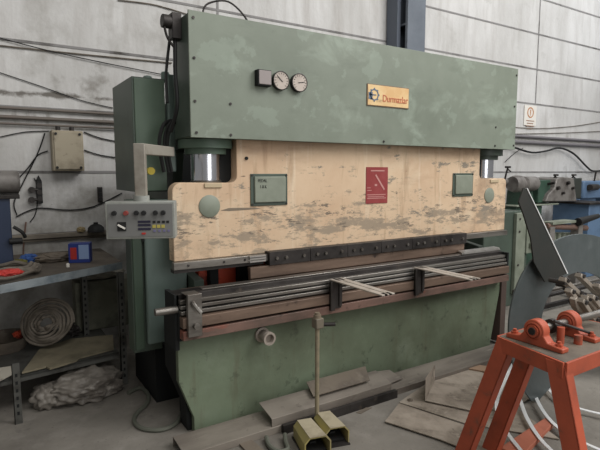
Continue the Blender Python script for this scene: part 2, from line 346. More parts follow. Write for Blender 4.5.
# square meter and two gauges
g = obj('square_meter', box(bmn(), (1.505, BY - .045, 2.143), (1.605, BY, 2.243)), M_void, pb, bev=.004)
obj('meter_face', box(bmn(), (1.513, BY - .050, 2.152), (1.600, BY - .044, 2.238)), mat('grey_pink_face', sr(146, 137, 135), .5), g, bev=.002)
def gauge(x):
    b = bmn(); lathe(b, [(.058, 0), (.061, .02), (.061, .032), (.056, .034), (.056, .030)], (x, BY, 2.19), (0, -1, 0), 32)
    g = obj('pressure_gauge', b, M_dsteel, pb)
    b = bmn(); lathe(b, [(0, 0), (.055, 0), (.055, .004), (0, .004)], (x, BY - .027, 2.19), (0, -1, 0), 32); obj('dial', b, M_dial, g)
    b = bmn()
    for k in range(13):
        a = R(-135 + k * 22.5); M = Matrix.Translation((x, BY - .0315, 2.19)) @ Matrix.Rotation(a, 4, 'Y')
        box(b, (-.0015, -.001, .040), (.0015, .001, .050), M)
    obj('scale_marks', b, M_ink, g)
    b = bmn(); box(b, (-.002, -.0015, -.012), (.002, .0015, .040), Matrix.Translation((x, BY - .033, 2.19)) @ Matrix.Rotation(R(-48 if x < 1.75 else 80), 4, 'Y'))
    obj('needle', b, M_black, g)
gauge(1.685); gauge(1.826)
# maker's plate
np_ = obj('nameplate', box(bmn(), (2.432, BY - .010, 2.092), (2.842, BY, 2.24)), M_plate, pb, label='aged yellow maker plate', bev=.002)
b = bmn(); box(b, (2.427, BY - .006, 2.087), (2.847, BY + .001, 2.245)); obj('plate_border', b, mat('dull_brown_rim', sr(120, 98, 80), .6), np_)
b = textmesh('Durmazlar', .072, (2.702, BY - .0115, 2.125), (PI/2, 0, 0), sx=.84); obj('lettering', b, M_redink, np_)
b = bmn(); box(b, (2.437, BY - .0125, 2.135), (2.475, BY - .0095, 2.185)); lathe(b, [(.042, 0), (.042, .003), (.033, .003), (.033, 0)], (2.492, BY - .0095, 2.168), (0, -1, 0), 28)
for k in range(8):
    box(b, (-.005, -.0015, .040), (.005, .0015, .050), Matrix.Translation((2.492, BY - .011, 2.168)) @ Matrix.Rotation(k * PI/4, 4, 'Y'))
box(b, (2.452, BY - .0125, 2.163), (2.51, BY - .0095, 2.171))
obj('emblem', b, M_blueink, np_)

# ram
RY = 3.0
def arc(cx, cz, r, a0, a1, n=6): return [(cx + r*math.cos(R(a0 + (a1-a0)*k/n)), cz + r*math.sin(R(a0 + (a1-a0)*k/n))) for k in range(n+1)]
poly = [(.985, 1.045)] + arc(1.045, 1.475, .06, 180, 90) + arc(1.375, 1.575, .045, -90, 0) + [(1.42, 1.90), (3.86, 1.90)] + arc(3.905, 1.585, .045, 180, 270) + arc(4.215, 1.495, .045, 90, 0) + [(4.26, 1.045)]
ram = obj('ram', prism(bmn(), [(x, RY, z) for x, z in poly], (0, .09, 0)), M_ram, pb, bev=.004, label='cream painted ram plate with worn grey patches')
def cover_panel(x0, x1, z0, z1):
    c = obj('cover_plate', box(bmn(), (x0, RY - .008, z0), (x1, RY, z1)), M_dgreen, pb, bev=.003)
    obj('cover_door', box(bmn(), (x0 + .025, RY - .020, z0 + .022), (x1 - .018, RY - .008, z1 - .018)), M_bed2, c, bev=.006)
    for x in (x0 + .012, x1 - .01):
        for z in (z0 + .012, z1 - .010): bolt(c, (x, RY - .008, z), (0, -1, 0), .007, .006)
    return c
M_bed2 = mat('sage_green_cover', sr(136, 142, 128), .5, 0, [(sr(118, 124, 110), 4, .45, .7)])
cp = cover_panel(1.517, 1.803, 1.372, 1.588)
b = textmesh('PEDAL', .030, (1.60, RY - .0215, 1.532), (PI/2, 0, 0), .001, sx=.8)
b2 = textmesh('1 8 K', .030, (1.605, RY - .0215, 1.492), (PI/2, 0, 0), .001, sx=.8)
me = bpy.data.meshes.new('t'); b2.to_mesh(me); b.from_mesh(me); obj('marker_writing', b, M_ink, cp); bpy.data.meshes.remove(me)
cover_panel(3.50, 3.768, 1.383, 1.59)
for x, r in ((1.225, .072), (4.01, .070)):
    b = bmn(); lathe(b, [(0, 0), (r, 0), (r, .006), (r - .004, .009), (0, .009)], (x, RY + .001, 1.383), (0, -1, 0), 36); obj('round_cover', b, M_bed2, pb, label='green disc on the ram')
wp = obj('warning_plate', box(bmn(), (2.515, RY - .005, 1.355), (2.737, RY, 1.638)), M_warn, pb, label='dark red instruction plate with pale lines')
b = bmn()
for z, x0, x1, h in ((1.605, 2.56, 2.70, .010), (1.42, 2.525, 2.715, .006), (1.405, 2.53, 2.70, .005), (1.392, 2.525, 2.72, .006), (1.475, 2.525, 2.56, .005), (1.455, 2.525, 2.57, .005), (1.49, 2.60, 2.625, .016)):
    box(b, (x0, RY - .0065, z), (x1, RY - .0045, z + h))
box(b, (-.007, -.001, -.075), (.007, .001, .075), Matrix.Translation((2.655, RY - .0055, 1.52)) @ Matrix.Rotation(R(-38), 4, 'Y'))
obj('print_marks', b, M_pink, wp)
b = bmn(); cyl(b, (1.49, RY - .01, 1.69), (1.49, RY + .01, 1.69), .011); obj('plug_hole', b, M_void, pb)
b = bmn(); prism(b, [(1.30, RY - .0015, 1.352), (1.36, RY - .0015, 1.366), (1.55, RY - .0015, 1.362), (1.60, RY - .0015, 1.352), (1.5, RY - .0015, 1.349), (1.36, RY - .0015, 1.346)], (0, .002, 0)); obj('scrape_mark', b, mat('bare_scrape', sr(124, 112, 96), .6), ram)

# cylinders
for cx, sgn in ((1.262, 1), (4.085, -1)):
    b = bmn(); lathe(b, [(0, 0), (.175, 0), (.175, .055), (.15, .06), (0, .06)], (cx, 3.14, 1.752), (0, 0, 1), 40)
    lathe(b, [(0, 0), (.135, 0), (.135, .05), (0, .05)], (cx, 3.14, 1.715), (0, 0, 1), 36)
    c = obj('cylinder_head', b, M_dgreen if sgn < 0 else mat('mid_green', sr(92, 110, 96), .5), pb, label='green flange under the casing')
    b = bmn(); cyl(b, (cx, 3.14, 1.50), (cx, 3.14, 1.74), .098, 40); obj('piston_rod', b, M_chrome, c, label='polished chrome rod')
    b = bmn(); lathe(b, [(.098, 0), (.103, .003), (.103, .012), (.098, .016)], (cx, 3.14, 1.53), (0, 0, 1), 36); obj('rod_collar', b, M_steel, c)
    b = bmn(); box(b, (cx - .07, 2.99, 1.50), (cx + .05, 3.02, 1.53)); obj('rod_clamp', b, mat('cream_block', sr(188, 170, 140), .5), c, bev=.004)

# side frames
for x in (1.16, 4.06):
    pts = [(3.13, 0), (4.35, 0), (4.35, 1.95), (3.6, 2.1), (3.22, 2.2), (3.21, 2.5), (3.13, 2.5), (3.13, 1.80), (3.46, 1.74), (3.52, 1.5), (3.52, 1.1), (3.40, .92), (3.13, .88)]
    b = bmn(); prism(b, [(x, y, z) for y, z in pts], (.07, 0, 0)); obj('side_frame', b, M_dgreen, pb, bev=.004)
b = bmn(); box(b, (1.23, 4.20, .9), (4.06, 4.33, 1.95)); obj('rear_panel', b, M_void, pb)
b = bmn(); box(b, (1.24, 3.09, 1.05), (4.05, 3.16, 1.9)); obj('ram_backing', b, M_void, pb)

# bed
pts = [(.935, .60), (.935, .345), (1.025, .10), (1.025, 0), (3.86, 0), (3.99, .58), (3.99, .60)]
b = bmn(); prism(b, [(x, 2.82, z) for x, z in pts], (0, .045, 0)); obj('bed', b, M_bed, pb, bev=.003, label='oily green front plate of the bed')
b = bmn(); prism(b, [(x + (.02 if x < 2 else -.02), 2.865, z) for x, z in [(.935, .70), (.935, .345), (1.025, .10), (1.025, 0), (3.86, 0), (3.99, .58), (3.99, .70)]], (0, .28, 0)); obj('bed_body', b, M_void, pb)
# rails along the front of the bed
X0, X1 = .935, 3.955
def rail(name, z0, z1, y0, y1, m, x0=X0, x1=X1, **k): return obj(name, box(bmn(), (x0, y0, z0), (x1, y1, z1)), m, pb, bev=.003, **k)
rail('die_block', .80, .866, 2.93, 3.02, M_blade, 1.02, 3.98)
rail('die_rail', .80, .886, 2.80, 2.93, M_dsteel, .925, 3.96, label='dark steel top rail')
rail('top_strip', .8865, .893, 2.835, 2.90, M_steel, 1.1, 3.99, label='thin steel strip')
rail('front_rail', .834, .858, 2.760, 2.80, M_steel)
rail('front_rail', .806, .826, 2.750, 2.80, M_steel)
rail('front_rail', .774, .796, 2.740, 2.80, M_steel)
rail('brown_rail', .70, .762, 2.715, 2.80, M_blade, label='brown steel bar')
rail('red_rail', .628, .684, 2.715, 2.80, M_redbar, label='rust red bar')
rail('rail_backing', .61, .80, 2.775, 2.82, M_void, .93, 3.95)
obj('rail_end', box(bmn(), (3.955, 2.74, .70), (3.975, 2.93, .88)), M_void, pb)
obj('rail_end', box(bmn(), (.915, 2.80, .55), (.94, 2.98, .885)), M_void, pb)
b = bmn(); cyl(b, (.80, 2.80, .80), (.93, 2.80, .80), .022, 20); obj('guide_bar_end', b, M_steel, pb)
b = bmn(); box(b, (3.975, 2.80, .03), (4.05, 3.0, .82)); obj('bed_end', b, mat('dark_brown_end', sr(84, 70, 64), .6), pb, bev=.004, label='brown end face of the bed')
# loose shims lying on the right end of the rail
b = bmn(); prism(b, [(3.45, 2.83, .894), (3.52, 2.93, .894), (4.02, 2.93, .894), (3.98, 2.84, .894)], (0, 0, .016)); obj('shim', b, M_bright, pb)
# clamp bar, punches
b = bmn(); box(b, (.968, 2.955, .998), (1.622, 3.0, 1.045)); l1 = obj('ram_lip', b, M_steel, pb, bev=.003)
for x in (1.06, 1.30, 1.45): bolt(l1, (x, 2.955, 1.022), (0, -1, 0), .008, .006)
b = bmn(); box(b, (3.63, 2.955, .998), (4.25, 3.0, 1.045)); obj('ram_lip', b, M_steel, pb, bev=.003)
b = bmn(); box(b, (.975, 2.975, .975), (1.60, 3.04, .999)); obj('guide_lip', b, M_dsteel, pb)
n = 6; xs = [1.622 + (3.63 - 1.622) * k / n for k in range(n + 1)]
for k in range(n):
    cl = obj('tool_clamp', box(bmn(), (xs[k] + .0015, 2.93, .968), (xs[k+1] - .0015, 2.998, 1.060)), M_dsteel, pb, bev=.002)
    for x in (xs[k] + .055, xs[k] + .13, xs[k+1] - .06): bolt(cl, (x, 2.93, 1.015), (0, -1, 0), .012, .014, M_steel)
b = bmn()
prism(b, [(1.485, 2.945, .965), (1.485, 2.945, .89), (1.485, 2.975, .868), (1.485, 2.99, .965)], (3.62 - 1.485, 0, 0)); obj('punch', b, M_blade, pb, bev=.002, label='brown steel upper blade')
b = bmn()
for z in (1.0, 1.018, 1.034): box(b, (1.48, 2.94, z), (1.60, 2.954, z + .01))
obj('shim_stack', b, M_bright, pb)
# back gauge seen through the gap
b = bmn(); box(b, (1.24, 3.25, .74), (1.95, 3.33, .935)); bg = obj('back_gauge', b, M_redpaint, pb, label='red back gauge bar behind the tools', bev=.005)
b = bmn(); box(b, (1.30, 3.19, .76), (1.36, 3.25, .95)); obj('gauge_finger', b, M_void, bg); b = bmn(); box(b, (1.52, 3.19, .78), (1.62, 3.25, .95)); obj('gauge_finger', b, M_void, bg)
b = bmn(); box(b, (1.80, 3.17, .8), (1.86, 3.25, .92)); obj('gauge_finger', b, M_void, bg); b = bmn(); box(b, (3.60, 3.30, .86), (3.75, 3.45, 1.02)); obj('gauge_finger', b, M_void, bg)
b = bmn(); tube(b, [(3.62, 3.2, .98), (3.75, 3.2, .96), (3.95, 3.2, .955)], .006); obj('gauge_wire', b, M_bright, pb)
# clamp plate and support arms at the front
b = bmn(); box(b, (.955, 2.685, .655), (1.04, 2.715, .905)); box(b, (.955, 2.685, .895), (1.04, 2.80, .90)); sc_ = obj('stop_clamp', b, M_steel, pb, bev=.006, label='worn steel clamp on the rails')
b = bmn(); tube(b, [(.985, 2.685, .86), (.985, 2.665, .85), (1.02, 2.65, .80)], .012); obj('clamp_screw', b, M_steel, sc_)
b = bmn(); cyl(b, (1.0, 2.66, .72), (1.0, 2.685, .72), .018); obj('bolt', b, M_steel, sc_)
def arm(x):
    b = bmn(); box(b, (x - .05, 2.69, .655), (x - .015, 2.712, .861)); box(b, (x + .02, 2.69, .68), (x + .045, 2.712, .861)); box(b, (x - .05, 2.70, .665), (x + .045, 2.714, .861))
    r = obj('support_bracket', b, M_dsteel, pb, bev=.003)
    b = bmn()
    x += .018
    for dx in (-.052, .005): box(b, (x + dx, 2.20, .862), (x + dx + .047, 2.735, .870))
    box(b, (x - .03, 2.20, .862), (x + .03, 2.24, .870)); box(b, (x - .03, 2.66, .862), (x + .03, 2.735, .870))
    obj('support_arm', b, mat('pale_arm_steel', sr(186, 178, 168), .45, .15, [(sr(150, 140, 128), 9, .5, .7)]), r, bev=.001, label='pale slotted flat arm')
arm(2.015); arm(2.815)
b = bmn(); lathe(b, [(.0, 0), (.05, 0), (.05, .02), (.036, .024), (.036, .09), (.043, .094), (.043, .118), (.030, .118), (.030, .08), (0, .08)], (1.495, 2.82, .545), (0, -1, 0), 28); obj('socket_pipe', b, mat('dusty_pipe', sr(158, 148, 138), .5, .1), pb, label='pale round pipe stub on the bed')
b = bmn(); cyl(b, (1.94, 2.82, .39), (1.94, 2.815, .39), .018); obj('paint_dot', b, M_warn, pb)

# electrical cabinets at the left end
cb = obj('electrical_cabinet', box(bmn(), (.85, 3.34, 1.47), (1.065, 3.88, 2.21)), M_dgreen, pb, bev=.004, label='narrow dark green box high on the left end')
obj('cabinet_door', box(bmn(), (.862, 3.325, 1.475), (1.06, 3.34, 2.20)), mat('cabinet_green', sr(98, 116, 100), .45, 0, [(sr(80, 96, 82), 2, .4, .7)]), cb, bev=.004)
b = bmn(); box(b, (1.07, 3.30, 1.6), (1.12, 3.36, 2.24)); cyl(b, (1.0, 3.5, 2.21), (1.0, 3.5, 2.25), .03); cyl(b, (1.09, 3.4, 2.2), (1.09, 3.4, 2.27), .028); obj('conduit_post', b, M_bgreen, pb, bev=.01)
b = bmn()
for k, (dx, r) in enumerate(((0, .012), (.03, .010), (.05, .012))):
    tube(b, [(1.0 + dx, 3.2, 1.60), (.97 + dx, 3.18, 1.78), (1.0 + dx, 3.17, 1.90), (1.07 + dx, 3.2, 1.93)], r)
obj('hydraulic_hose', b, M_black, pb)
lc = obj('lower_cabinet', box(bmn(), (.80, 3.30, .40), (.99, 3.44, 1.42)), M_dgreen, pb, bev=.005, label='dark green lower cabinet')
obj('cabinet_door', box(bmn(), (.808, 3.285, .42), (.868, 3.30, 1.40)), mat('deep_green', sr(70, 86, 72), .45), lc, bev=.004)
obj('guard_panel', box(bmn(), (.878, 3.24, .46), (1.155, 3.285, 1.42)), M_bgreen, pb, bev=.012, label='bluish green smooth guard panel')
b = bmn(); cyl(b, (.872, 3.275, 1.15), (.872, 3.275, 1.20), .009); obj('hinge', b, M_black, lc)
b = bmn(); box(b, (.95, 3.35, .0), (1.15, 3.9, .40)); obj('plinth', b, M_void, pb)  # near-black block giving the shaded hollow under the cabinet its darkness
b = bmn(); prism(b, [(1.0, 3.0, 0), (1.0, 3.0, .30), (.985, 2.87, .36), (1.0, 2.87, 0)], (.05, 0, 0)); obj('foot_gusset', b, M_void, pb)
b = bmn(); lathe(b, [(0, 0), (.024, 0), (.024, .03), (0, .03)], atY(150, 171, 3.25), (0, -1, 0), 20); obj('stop_button', b, M_yellow, pb, label='yellow round knob')

# swinging control arm and pendant
PC = Vector((.692, 2.60, 0)); rz = R(-24)
PM = Matrix.Translation(PC) @ Matrix.Rotation(rz, 4, 'Z')
def pl(x, y, z): return PM @ Vector((x, y, z))
b = bmn(); box(b, (-.028, -.028, 1.47), (.028, .028, 1.744), PM)
e = Vector((.985, 3.02, 1.722)); tube(b, [pl(0, 0, 1.716), e], 0, sq=(.028, .028), smooth=False)
ca = obj('control_arm', b, mat('tan_grey_tube', sr(146, 141, 131), .55, 0, [(sr(118, 110, 100), 6, .5, .7)]), pb, bev=.004, label='grey square tube arm')
b = bmn(); cyl(b, pl(0, 0, 1.452), pl(0, 0, 1.48), .04); obj('swivel_collar', b, M_panel, ca)
b = bmn(); box(b, (-.17, -.05, 1.262), (.17, .06, 1.452), PM); pn = obj('control_panel', b, M_panel, pb, bev=.005, label='grey control box with knobs and buttons')
b = bmn(); box(b, (-.158, -.054, 1.275), (.158, -.049, 1.44), PM); obj('panel_face', b, M_face, pn)
def knob(x, z, r, m, name, h=.022):
    b = bmn(); p = pl(x, -.054, z); d = PM.to_3x3() @ Vector((0, -1, 0)); cyl(b, p, p + d * h, r, 18, r * .85); obj(name, b, m, pn)
for x, m in ((-.125, M_black), (-.068, mat('dull_red_knob', sr(136, 62, 56), .5)), (-.018, M_black), (.018, M_black), (.075, M_black), (.113, M_black)): knob(x, 1.395, .0125, m, 'knob')
b = bmn(); box(b, (-.112, -.058, 1.305), (-.070, -.053, 1.350), PM); rs = obj('rotary_switch', b, M_black, pn)
b = bmn(); box(b, (-.02, -.008, -.004), (.02, 0, .004), PM @ Matrix.Translation((-.091, -.058, 1.327)) @ Matrix.Rotation(R(30), 4, 'Y')); obj('switch_handle', b, M_white, rs)
b = bmn()
for z in (1.345, 1.328, 1.308): box(b, (-.012, -.057, z), (.05, -.053, z + .011), PM)
obj('display', b, mat('dark_violet_display', sr(44, 42, 60), .3), pn)
b = bmn()
for x in (.06, .083, .106, .127): box(b, (x, -.057, 1.343), (x + .014, -.053, 1.354), PM)
obj('key_row', b, M_black, pn)
b = bmn()
for x in (.058, .080, .102): box(b, (x, -.057, 1.318), (x + .017, -.053, 1.334), PM)
obj('key_row', b, mat('yellow_keys', sr(176, 164, 84), .5), pn, label='yellow keys')
b = bmn()
for x in (.062, .086, .11, .132): box(b, (x, -.057, 1.298), (x + .012, -.053, 1.308), PM)
obj('key_row', b, mat('violet_keys', sr(112, 108, 140), .5), pn, label='violet keys')
b = bmn(); box(b, (.005, -.058, 1.286), (.024, -.053, 1.295), PM); obj('red_key', b, M_red, pn)

# ============================================================ PEDALS
pt = thing('foot_pedal', 'yellow twin foot pedal with hooded guards and tall tan pole with stop box', 'foot pedal', (1.76, 2.38, 0))
def guard(cx, cy, rz, sc=1.0):
    M = Matrix.Translation((cx, cy, 0)) @ Matrix.Rotation(rz, 4, 'Z') @ Matrix.Scale(sc, 4)
    w_, d_, h_ = .086, .13, .128
    out = [(-w_, 0), (-w_, h_ * .72), (-w_ * .62, h_), (w_ * .62, h_), (w_, h_ * .72), (w_, 0)]
    inn = [(-w_ + .008, 0), (-w_ + .008, h_ * .69), (-w_ * .58, h_ - .008), (w_ * .58, h_ - .008), (w_ - .008, h_ * .69), (w_ - .008, 0)]
    b = bmn(); vo = []
    for y in (-d_, d_):
        s = 1.0 if y < 0 else .86
        vo.append(([b.verts.new(M @ Vector((x * s, y, z * s))) for x, z in out], [b.verts.new(M @ Vector((x * s, y, z * s))) for x, z in inn]))
    (fo, fi), (bo, bi) = vo
    for i in range(5):
        b.faces.new((fo[i], fo[i+1], bo[i+1], bo[i])); b.faces.new((fi[i], bi[i], bi[i+1], fi[i+1])); b.faces.new((fo[i], fi[i], fi[i+1], fo[i+1]))
        b.faces.new((bo[i], bo[i+1], bi[i+1], bi[i]))
    b.faces.new(bi); b.faces.new((fo[0], bo[0], bi[0], fi[0])); b.faces.new((fo[5], fi[5], bi[5], bo[5]))
    g = obj('pedal_guard', b, M_pedal, pt, bev=.002)
    b = bmn(); prism(b, [M @ Vector(p) for p in ((-w_*.63, -d_ - .004, h_ + .001), (w_*.63, -d_ - .004, h_ + .001), (w_*.56, d_, h_*.86 + .001), (-w_*.56, d_, h_*.86 + .001))], (0, 0, .003)); obj('guard_top', b, M_pedtop, g, label='dusty tan top')
    b = bmn(); box(b, (-w_ * .72, -d_ * .75, .03), (w_ * .72, d_ * .6, .045), M @ Matrix.Rotation(R(10), 4, 'X')); box(b, (-.02, -d_ * .3, .0), (.02, d_ * .4, .05), M); obj('treadle', b, M_black, g)
    b = bmn(); box(b, (-w_, -d_ - .02, 0), (w_, d_, .008), M); obj('base_plate', b, M_dsteel, g)
guard(1.550, 2.315, R(-14), .93); guard(1.712, 2.345, R(-14), .88)
b = bmn(); cyl(b, (1.70, 2.47, 0), (1.70, 2.47, .64), .014); ob = obj('pole', b, M_pole, pt)
b = bmn(); cyl(b, (1.70, 2.47, 0), (1.70, 2.47, .02), .028); obj('pole_foot', b, M_pole, pt)
b = bmn(); box(b, (1.674, 2.44, .645), (1.73, 2.498, .71)); sb = obj('stop_box', b, mat('grimy_switch_box', sr(112, 104, 90), .6), pt, bev=.006)
b = bmn(); cyl(b, (1.70, 2.47, .71), (1.70, 2.47, .73), .024); cyl(b, (1.70, 2.47, .73), (1.70, 2.47, .742), .016); obj('stop_button', b, mat('dusty_button', sr(120, 108, 92), .5), sb)
b = bmn(); cyl(b, (1.725, 2.46, .665), (1.80, 2.42, .665), .012); obj('handle', b, M_dsteel, sb)
b = bmn(); tube(b, [(1.36, 2.51, .018), (1.33, 2.42, .018), (1.34, 2.34, .018), (1.40, 2.33, .018), (1.43, 2.40, .02), (1.46, 2.46, .03)], .014)
obj('pedal_cable', b, M_hose, pt)

# ============================================================ STEEL STOCK ON THE FLOOR
def slab(name, pts, z, h, m, label, cat, group=None, bev=.002):
    b = bmn(); prism(b, [(x, y, z) for x, y in pts], (0, 0, h)); return obj(name, b, m, label=label, cat=cat, group=group, bev=bev)
b = bmn()   # long shallow channel, flange down
prof = [(2.54, .0), (2.54, .046), (2.745, .060), (2.745, 0), (2.739, 0), (2.739, .054), (2.546, .040), (2.546, .0)]
prism(b, [(.865, y, z) for y, z in prof], (4.02 - .865, 0, 0))
obj('steel_channel', b, M_plank, label='long scuffed steel channel lying along the foot of the green bed', cat='steel channel', bev=.002)
b = bmn(); prof = [(2.548, .048), (2.548, .098), (2.575, .106), (2.72, .135), (2.72, .129), (2.575, .100), (2.554, .092), (2.554, .048)]
prism(b, [(1.42, y, z) for y, z in prof], (.98, 0, 0))
obj('bent_plate', b, M_plank, label='bent steel plate with folded lip lying on the channel behind the foot pedals', cat='steel plate', bev=.002)
b = bmn(); box(b, (1.48, 2.506, .0), (2.42, 2.535, .055))
obj('square_bar', b, M_dsteel, label='dark narrow bar on the floor along the front of the channel', cat='steel bar')
b = bmn(); prism(b, [(1.76, 2.60, .135), (1.80, 2.745, .17), (2.32, 2.745, .17), (2.24, 2.60, .135)], (0, -.001, .005))
obj('cover_sheet', b, M_dusty, label='tilted grey sheet lying on the bent plate against the bed', cat='sheet metal')
b = bmn(); prism(b, [(2.42, 2.60, .062), (2.38, 2.745, .11), (2.56, 2.745, .09), (2.58, 2.62, .062)], (0, 0, .005))
obj('sheet_offcut', b, M_plank, label='small grey offcut beside the tilted sheet', cat='sheet metal')
b = bmn(); p = [atZ(238, 444, 0), atZ(250, 440, 0), atZ(280, 466, 0), atZ(262, 470, 0)]
prism(b, p, (0, 0, .012)); obj('flat_bar', b, M_dusty, label='pale flat bar end on the floor in front of the channel', cat='flat bar')
b = bmn(); p = [atZ(356, 413, 0), atZ(361, 414, 0), atZ(372, 408, 0), atZ(366, 408, 0)]
prism(b, p, (0, 0, .004)); obj('scrap_strip', b, M_dusty, label='tiny metal scrap lying on the open floor right of the pedals', cat='scrap')
def floorpoly(px, z): return [atZ(x, y, z) for x, y in px]
cards = [
 ([(399, 403), (425, 385), (520, 412), (560, 440), (465, 424)], .004, 'wide dirty board lying between the folded plate and orange trestle'),
 ([(385, 422), (399, 404), (462, 425), (540, 455), (470, 452), (440, 440)], .011, 'dirty board nearest the camera with torn pale patch'),
 ([(425, 375), (440, 368), (476, 371), (540, 395), (500, 412), (424, 396)], .012, 'flat dusty board beside the channel end behind the orange trestle')]
for px, z, lb in cards:
    b = bmn(); prism(b, floorpoly(px, z), (0, 0, .006)); obj('dirty_board', b, M_card, label=lb, cat='board', group='dirty boards on the floor')
b = bmn(); P = floorpoly([(425, 401), (434, 383)], .02); prism(b, [P[0], P[1], P[1] + Vector((0, 0, .14)), P[0] + Vector((0, 0, .165))], (.006, 0, 0))
P2 = floorpoly([(425, 401), (434, 383), (500, 398), (485, 414)], .02); prism(b, P2, (0, 0, .005)); obj('folded_plate', b, M_card, label='folded grey plate with one flap standing upright', cat='plate')
b = bmn(); P = floorpoly([(463, 371), (470, 367), (492, 370), (486, 375)], 0.0); prism(b, P, (0, 0, .03)); obj('wood_block', b, mat('dusty_wood', sr(150, 124, 102), .8), label='small brown wood block by the right end of the channel', cat='wood block', bev=.003)
P = floorpoly([(500, 452), (545, 422), (553, 428), (520, 462)], 0); b = bmn(); prism(b, P, (0, 0, .03)); obj('painted_plank', b, mat('orange_pink_plank', sr(186, 112, 88), .65, 0, [(sr(158, 92, 72), 6, .45, .7)]), label='orange pink plank on the floor between the trestle legs', cat='plank', bev=.003)
b = bmn(); P = atZ(410, 402, 0); blob(b, (P.x, P.y, .012), (.02, .018, .014), .3); obj('stone', b, M_dusty, label='small stone on the floor beside the boards', cat='stone')

# ============================================================ ORANGE TRESTLE
ts = thing('steel_trestle', 'orange painted steel trestle with splayed legs carrying two pillow blocks', 'trestle', (2.5, 1.39, 0))
TH = .75
A, B_, Cc, D = Vector((2.235, 1.578, TH)), Vector((2.17, 1.19, TH)), Vector((2.95, 1.19, TH)), Vector((2.90, 1.58, TH))
b = bmn(); prism(b, [A, B_, Cc, D], (0, 0, -.012)); tp = obj('top_plate', b, M_dusty, ts, label='dusty grey top plate', bev=.002)
def slatb(p, q, dz, t=.012):
    b = bmn(); p, q = Vector(p), Vector(q); n = (q - p).cross(Vector((0, 0, 1))).normalized() * t
    prism(b, [p, q, q - Vector((0, 0, dz)), p - Vector((0, 0, dz))], n); return b
obj('apron', slatb(A - Vector((0,0,.001)), B_ - Vector((0,0,.001)), .075), M_orange, ts, bev=.002)
obj('apron', slatb(B_ - Vector((0,0,.001)), Cc - Vector((0,0,.001)), .075), M_orange, ts, bev=.002)
obj('apron', slatb(Cc - Vector((0,0,.001)), D - Vector((0,0,.001)), .075), M_orange, ts, bev=.002)
obj('apron', slatb(D - Vector((0,0,.001)), A - Vector((0,0,.001)), .075), M_orange, ts, bev=.002)
def leg(top, bot, s=1, w1=.088, w2=.06):
    top, bot = Vector(top), Vector(bot); b = bmn()
    for (a0, a1, c0, c1) in ((0, .008, 0, w1), (0, w2, 0 if s > 0 else w1 - .008, .008 if s > 0 else w1)):
        vs = []
        for p in (bot, top):
            vs += [b.verts.new(p + Vector((x, y * 1, 0))) for x, y in ((a0, c0), (a1, c0), (a1, c1), (a0, c1))]
        for f in ((0,1,2,3),(7,6,5,4),(0,4,5,1),(1,5,6,2),(2,6,7,3),(3,7,4,0)): b.faces.new([vs[i] for i in f])
    obj('leg', b, M_orange, ts, bev=.002)
leg((2.22, 1.490, TH - .01), (2.18, 1.715, 0)); leg((2.165, 1.192, TH - .01), (2.13, .98, 0))
leg((2.46, 1.485, TH - .01), (2.36, 1.665, 0)); leg((2.80, 1.185, TH - .01), (2.80, .98, 0))
b = bmn()   # shaft
AX = Vector((1, -.02, 0)).normalized(); SC = Vector((2.26, 1.40, TH + .073))
cyl(b, SC - AX * .02, SC + AX * .62, .019, 24); sh = obj('shaft', b, M_steel, ts)
b = bmn(); lathe(b, [(.02, 0), (.036, .0), (.036, .03), (.02, .03)], SC + AX * .13, AX, 28); obj('shaft_collar', b, M_dsteel, ts)
def pillow(x, sgn=1):
    c = Vector((x, 1.40 - (x - 2.26) * .02, TH + .073)); b = bmn()
    ring = [(.054 * math.cos(R(a)), .073 + .056 * math.sin(R(a))) for a in range(195, -16, -14)]
    prof2 = [(-.150, 0), (-.150, .022), (-.075, .030)] + ring + [(.075, .030), (.150, .022), (.150, 0)]
    prism(b, [(x - .028, c.y + y, TH + z) for y, z in prof2], (.056, 0, 0))
    r = obj('pillow_block', b, M_orange, ts, bev=.005, label='orange cast bearing housing')
    b = bmn(); lathe(b, [(.045, -.010), (.045, .0), (.038, .005), (.038, -.004), (.030, -.004), (.030, .010), (0, .010)], c - Vector((.028, 0, 0)), (-1, 0, 0), 32); obj('bearing_ring', b, M_orange, r)
    b = bmn(); cyl(b, c - Vector((.046, 0, 0)), c - Vector((.028, 0, 0)), .017, 20); obj('shaft_end', b, M_dsteel, r)
    for dy in (-.118, .118):
        b = bmn(); cyl(b, (x, c.y + dy, TH + .02), (x, c.y + dy, TH + .036), .017, 6); cyl(b, (x, c.y + dy, TH + .034), (x, c.y + dy, TH + .048), .009, 12); obj('nut', b, M_orange, r)
    return r
pillow(2.28); pillow(2.56)
b = bmn(); cyl(b, (2.39, 1.34, TH), (2.39, 1.34, TH + .085), .018, 20); obj('spacer_post', b, M_orange, ts)
b = bmn(); cyl(b, (2.46, 1.29, TH), (2.46, 1.29, TH + .045), .020, 20); obj('spacer_post', b, M_orange, ts)
b = bmn(); cyl(b, (2.36, 1.36, TH + .115), (2.56, 1.29, TH + .04), .007); obj('tie_rod', b, M_dsteel, ts)

